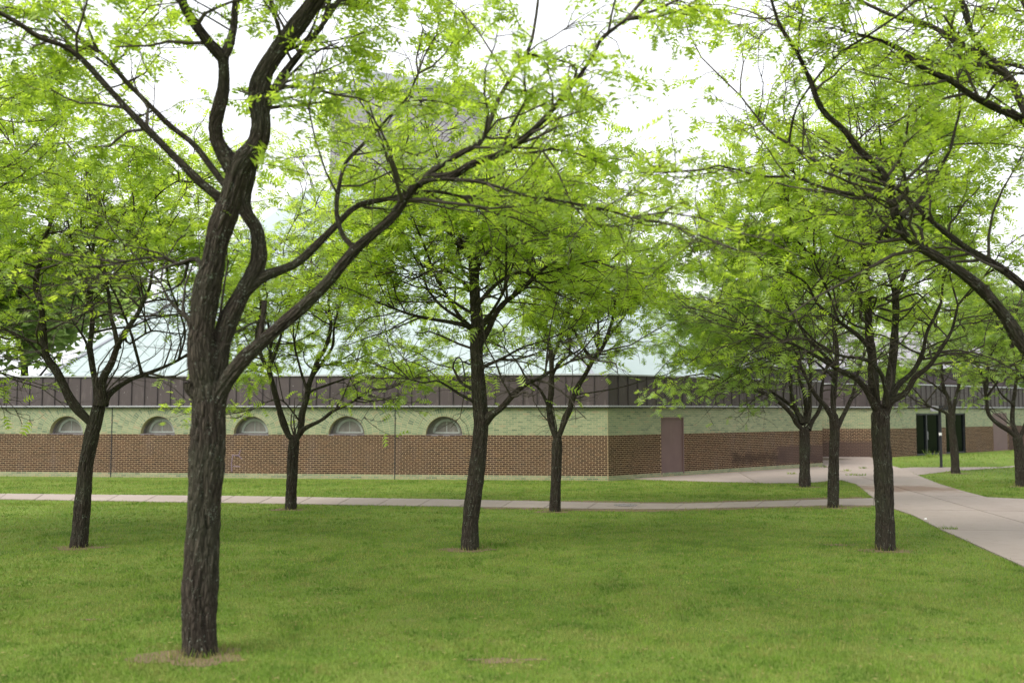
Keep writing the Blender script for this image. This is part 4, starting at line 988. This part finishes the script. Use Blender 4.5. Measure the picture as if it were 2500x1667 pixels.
# --- trees beside the side path
build_tree('locust_tree', (2195, 1087), 'small dark tree beside the lamp post and glass doors', G,
  ([(2195, 1087), (2193, 1050), (2190, 1016), (2186, 985), (2184, 960)], .150, .125, 0),
  [([(2184, 968), (2172, 948), (2145, 937), (2112, 924), (2080, 905)], .06, .012, 0, -.5, .3),
   ([(2184, 965), (2180, 921), (2166, 886), (2161, 827), (2150, 760), (2160, 690)], .072, .016, 0, .4, .35),
   ([(2187, 965), (2193, 921), (2201, 889), (2209, 840), (2230, 780), (2240, 720)], .065, .016, 0, -.4, .35),
   ([(2172, 905), (2140, 880), (2100, 862), (2070, 850)], .036, .01, .2, .9, .3),
   ([(2198, 900), (2230, 872), (2260, 850), (2300, 835)], .036, .01, -.1, -.8, .3)],
  leafy=1.0, leaf='leaf_mid', size=.20, bare=2.6, spacing=.18, spread=1.15, extra=auto(7, 3.0, 4.6, 40, 72, .048, 15))
build_tree('locust_tree', (2344, 1117), 'tree cut by the right edge of the picture, limb arching to the left', G,
  ([(2344, 1117), (2343, 1080), (2342, 1043), (2338, 1015), (2336, 1000)], .155, .14, 0),
  [([(2338, 1008), (2317, 989), (2288, 970), (2271, 951), (2266, 925), (2263, 900), (2258, 867), (2235, 820), (2220, 770)], .07, .016, 0, -.4, .35),
   ([(2336, 1005), (2325, 962), (2331, 894), (2336, 854), (2325, 800), (2335, 720)], .065, .016, 0, .4, .35),
   ([(2338, 1008), (2352, 985), (2370, 940), (2385, 890), (2400, 820), (2430, 760)], .07, .016, 0, .2, .35),
   ([(2328, 930), (2300, 905), (2285, 880), (2255, 850)], .03, .01, 0, -.8, .3)],
  leafy=1.0, leaf='leaf_mid', size=.19, bare=2.7, spacing=.18, spread=1.1, extra=auto(7, 3.0, 4.6, 40, 72, .048, 15))

# --- big near tree just outside the right edge; its limbs cross the upper right of the picture
build_tree('locust_tree', (2560, 1440), 'big near tree on the right whose limbs sweep in from the edge', G,
  ([(2560, 1440), (2550, 1300), (2540, 1150), (2520, 1030), (2500, 950)], .185, .165, 0),
  [([(2500, 965), (2440, 890), (2395, 840), (2352, 795), (2317, 739), (2277, 688), (2231, 643), (2164, 597), (2103, 561), (2067, 525), (2052, 474), (2044, 433), (2021, 388), (1976, 347), (1940, 301), (1899, 265), (1879, 235), (1858, 178), (1828, 117), (1792, 61), (1772, 0), (1760, -50)], .088, .016, 0, -.9, .42),
   ([(2052, 470), (2030, 458), (1996, 451), (1940, 444), (1879, 428), (1828, 408), (1746, 405), (1705, 393), (1650, 380)], .026, .009, -.6, -1.0, .2),
   ([(2046, 430), (2032, 423), (1970, 408), (1919, 388), (1868, 367), (1823, 337), (1772, 306), (1731, 260), (1700, 220)], .028, .009, -.6, .2, .2),
   ([(2066, 500), (2090, 478), (2113, 459), (2149, 403), (2180, 347), (2195, 291), (2205, 245), (2200, 180)], .030, .010, -.55, .1, .25),
   ([(2277, 688), (2268, 672), (2266, 655)], .032, .028, -.3, -.32, 1.0),
   ([(2505, 960), (2470, 820), (2410, 710), (2352, 658), (2292, 612), (2215, 566), (2154, 520), (2103, 474), (2057, 433), (2000, 400)], .085, .016, .1, .6, .5),
   ([(2510, 960), (2500, 800), (2480, 600), (2440, 420), (2400, 330), (2352, 280), (2292, 250), (2231, 219), (2180, 184), (2123, 158), (2062, 112), (2001, 87), (1930, 70)], .105, .014, 0, -1.0, .6),
   ([(2410, 345), (2380, 295), (2352, 250), (2317, 178), (2266, 133), (2205, 102), (2139, 61), (2062, 41), (1991, 10), (1930, -20)], .060, .014, -.6, .5, .3),
   ([(2290, 150), (2255, 115), (2225, 61), (2205, 0), (2195, -60)], .036, .014, -.2, -.5, .3),
   ([(2480, 600), (2460, 350), (2400, 120), (2330, -40)], .08, .03, 0, .8, .4)],
  spread=1.15, leafy=2.0, tmpl=LT_FINE, size=.105, dens=.85, clear=.42, trim=lambda p: ~((p[:, 0] < 2.6) & (p[:, 2] > 5.2) & (rng.uniform(0, 1, len(p)) < .8)), core=1, thick=1.0, bare=4.2, spacing=.18, extra=[(1.0, -80, 60, 3.6, .06), (1.0, 75, 60, 3.6, .06)])
# --- tree outside the left edge
build_tree('locust_tree', None, 'leafy tree at the left edge, only its crown reaching in', G,
  ([(0, 0, 0), (.05, 0, 1.0), (.1, 0, 2.2), (.05, 0, 3.2)], .15, .12, 0), [], loc=(-12.2, 17.6, 0), dens=.65,
  leafy=1.1, size=.186, bare=3.0, spacing=.18, spread=1.3, extra=[(1, 5, 38, 3.6, .06), (1, 40, 50, 3.6, .06), (1, -35, 45, 3.6, .06), (1, 100, 60, 3.4, .06), (.95, 0, 15, 3.0, .04), (1, -110, 50, 3.2, .06), (1, 190, 50, 3.2, .06)] + auto(5, 4, 5.2, 60, 78, .05))

build_tree('locust_tree', None, 'nearest crown reaching in from beyond the upper left edge', G,
  ([(0, 0, 0), (.05, 0, 1.2), (.12, 0, 2.6), (.1, 0, 3.6)], .16, .13, 0), [], loc=(-8.6, 11.4, 0), dens=.85, core=1, tmpl=LT_FINE,
  leafy=1.7, size=.115, bare=3.9, spacing=.22, spread=1.2, extra=[(1, -10, 40, 3.6, .06), (1, 15, 55, 4.2, .06), (1, 45, 48, 4.0, .06), (1, -50, 55, 3.6, .06), (1, 120, 60, 3.4, .06), (1, 210, 50, 3.2, .06), (1, 20, 25, 2.6, .05)])
# --- background trees beyond the buildings
BG = [(-24.5, 50, 12.5, 'tall leafy tree rising behind the left end of the building'), (-31, 47, 12, 'leafy tree at the far left beyond the building'),
      (-19, 76, 15, 'tall tree behind the pale roof, left of the tower'), (-44, 66, 15, 'broad distant tree behind the far left trees'),
      (19, 80, 13, 'tree behind the buildings, right of the tower'), (36, 78, 14, 'distant tree beyond the far pavilion at right')]
for (x, y, h, lab) in BG:
    ex_ = [(rng.uniform(.28, 1), az + rng.uniform(-15, 15), rng.uniform(15, 60), h * rng.uniform(.28, .40), .09) for az in range(0, 360, 30)]
    build_tree('broadleaf_tree', None, lab, 'trees beyond the buildings', ([(0, 0, 0), (.1, 0, h * .2), (-.1, .1, h * .45), (0, 0, h * .68)], .26, .10, 0), [], loc=(x, y, 0),
               leafy=1.7, dens=1, tst=.5, core=1, leaf='leaf_far', size=.62, bare=2.0, spacing=.75, spread=2.0, tight=2.0, extra=ex_, tmpl=LT_FAR, far=True)

# ------------------------------------------------------------------ grass, worn earth round the trunks, weeds
for (x, y, r) in BASES:
    if y < 42 and x > -10 and abs(x) < .56 * y:
        big = 1.25 if y < 12 else 1.0
        SOIL.append(blob(x + rng.uniform(-.1, .1), y - .10, .30 * big + r, .16 * big + r * .8, 'worn_earth', 'worn bare earth ring round a tree trunk'))
for (u, v, rx, ry) in ((1230, 1612, .30, .10), (2050, 1330, .28, .12), (215, 1512, .09, .04)):
    g = gnd(u, v); SOIL.append(blob(g[0], g[1], rx, ry, 'worn_earth', 'thin worn patch in the lawn', jag=.5))

def grass_field(name, label, n, zr, hgt, wid, lat=0.60, side=None):
    z0, z1 = zr; q = rng.uniform(0, 1, n); Z = z0 * (z1 / z0) ** q; X = rng.uniform(-1, 1, n) * (lat * Z + .6)
    if side is not None: X = np.where(rng.uniform(0, 1, n) < .5, X, np.abs(X))
    keep = ~inside(PATH1, X, Z + rng.normal(0, .07, n)); jx, jy = rng.normal(0, .05, n), rng.normal(0, .05, n)
    keep &= ~inside(WALK, X + jx * 1.1, Z + jy * 1.1); keep &= ~inside(SPUR, X, Z)
    for P in SOIL: keep &= ~(inside(P, X + jx * 2.2, Z + jy * 1.6) & (rng.uniform(0, 1, n) < .55))
    df = (X - C1[0]) * NF[0] + (Z - C1[1]) * NF[1]; dw = (X - C1[0]) * NW[0] + (Z - C1[1]) * NW[1]
    keep &= ((df > .05) | (dw > .05))
    d2 = (X - K1[0]) * NF[0] + (Z - K1[1]) * NF[1]; d3 = (X - K1[0]) * NW[0] + (Z - K1[1]) * NW[1]
    keep &= ((d2 > .05) | (d3 > .05)) & ~((X < C2[0] + .1) & (Z > C2[1]))
    for (bx, by, br) in BASES: keep &= (X - bx) ** 2 + (Z - by) ** 2 > (br * .95) ** 2
    dry = np.zeros(n, bool)
    for P in SOIL: dry |= inside(P, X + jx * 3, Z + jy * 3)
    X, Z, dry = X[keep], Z[keep], dry[keep]; n = len(X)
    cl = 0.5 + .5 * np.sin(X * 2.1 + 1.3 * np.sin(Z * 1.7)) * np.sin(Z * 2.4 + 1.1 * np.sin(X * 1.3))
    near = np.min(np.stack([np.hypot(X - bx, Z - by) - br for bx, by, br in BASES if by < 45]), axis=0)
    h = hgt * (1 + 1.3 * np.exp(-(near / .16) ** 2)) * rng.uniform(.5, 1.25, n) * (.75 + .5 * cl); w = wid * rng.uniform(.6, 1.3, n) * (Z / z0) ** .75
    a = rng.uniform(0, 2 * np.pi, n); lean = rng.uniform(.1, .75, n) * h; la = rng.uniform(0, 2 * np.pi, n)
    b = np.stack([X, Z, gz(X, Z) - .004], -1); sx = np.stack([np.cos(a), np.sin(a), 0 * a], -1) * w[:, None] / 2
    tip = b + np.stack([np.cos(la) * lean, np.sin(la) * lean, h], -1)
    V = np.stack([b - sx, b + sx, tip], 1).reshape(-1, 3)
    tag(link(name, mesh_np(name, V, np.arange(3 * n).reshape(-1, 3), M['grass'], False, attrs={'tint': np.repeat(np.where(dry & (rng.uniform(0, 1, n) < .6), .96, rng.uniform(0, 1, n)), 3)})), label, 'grass', kind='stuff')
grass_field('lawn_grass', 'short mown grass of the lawn under the trees', 330000, (7.6, 25.6), .042, .009)
grass_field('verge_grass', 'bright short grass between the footpath and the building', 110000, (25.0, 33.9), .045, .017)
grass_field('side_grass', 'short grass on the right beyond the walkway', 70000, (27.0, 58.0), .05, .024, side=1)

def weed(u, v, label, n=26, h=.12, sp=.10):
    g = gnd(u, v); A = []
    for _ in range(n):
        a = random.uniform(0, 6.28); r = random.uniform(0, sp); x, y = g[0] + r * 2.2 * math.cos(a), g[1] + r * math.sin(a); b = random.uniform(0, 6.28); l = h * random.uniform(.4, 1.1); wd = .02
        A += [(x - wd * math.cos(b), y - wd * math.sin(b), g[2] + .01), (x + wd * math.cos(b), y + wd * math.sin(b), g[2] + .01), (x + l * .6 * math.cos(a), y + l * .6 * math.sin(a), g[2] + l)]
    o = link('weed', mesh_np('weed', A, np.arange(len(A)).reshape(-1, 3), M['grass'], False, attrs={'tint': np.full(len(A), .5)})); tag(o, label, 'weed', 'weeds growing in the walkway joints')
for u, v, lab in ((2078, 1161, 'weed tuft in the walkway joint, left of the pair nearest the stout tree'), (2102, 1162, 'weed tuft in the walkway joint just left of the stout tree trunk'),
                  (2069, 1151, 'single weed tuft in the middle of the pale walkway'), (2012, 1141, 'weed tuft on the walkway at the corner of the angled wall'),
                  (2110, 1144, 'small weed tuft near the stout tree, high on the walkway'), (2315, 1293, 'weed tuft where the slab joint meets the lawn edge'), (2276, 1116, 'taller weed in front of the glass doors'),
                  (1933, 1158, 'small weed tuft in the paving beside the angled wall')):
    weed(u, v, lab, h=.42 if 'taller' in lab else .12, sp=.12 if 'taller' in lab else .10)
n = 1500; Zl = 8 * (24 / 8.) ** rng.uniform(0, 1, n); Xl = rng.uniform(-1, 1, n) * .6 * Zl; ok = ~inside(WALK, Xl, Zl); Xl, Zl = Xl[ok], Zl[ok]; n = len(Xl)
al = rng.uniform(0, 6.28, n); sl_ = rng.uniform(.006, .022, n); cl_ = np.stack([Xl, Zl, rng.uniform(.026, .045, n)], -1)
Vl = np.stack([cl_ + np.stack([np.cos(al + k) * sl_ * (1 if k else 2.2), np.sin(al + k) * sl_ * (1 if k else 2.2), rng.uniform(-.004, .004, n)], -1) for k in (0, 2.2, 4.1)], 1).reshape(-1, 3)
tag(link('leaf_litter', mesh_np('leaf_litter', Vl, np.arange(3 * n).reshape(-1, 3), M['grass'], attrs={'tint': np.full(3 * n, .97)})), 'tiny dry leaf scraps scattered over the lawn', 'leaf litter', kind='stuff')
# scraps of paper
for u, v, lab in ((2260, 1270, 'tiny white scrap of paper on the walkway'),):
    g = gnd(u, v); m = MB(); m.prism([(g[0] - .022, g[1] - .014, g[2] + .03), (g[0] + .018, g[1] - .0145, g[2] + .028), (g[0] + .022, g[1] + .014, g[2] + .03), (g[0] - .03, g[1] + .0145, g[2] + .03)],
        [(g[0] - .022, g[1] - .014, g[2] + .036), (g[0] + .018, g[1] - .0145, g[2] + .034), (g[0] + .022, g[1] + .014, g[2] + .055), (g[0] - .03, g[1] + .0145, g[2] + .04)])
    tag(m.build('paper_scrap', M['paper']), lab, 'litter')
print('TREES', STAT, 'tris', sum(s[2] + s[3] for s in STAT))
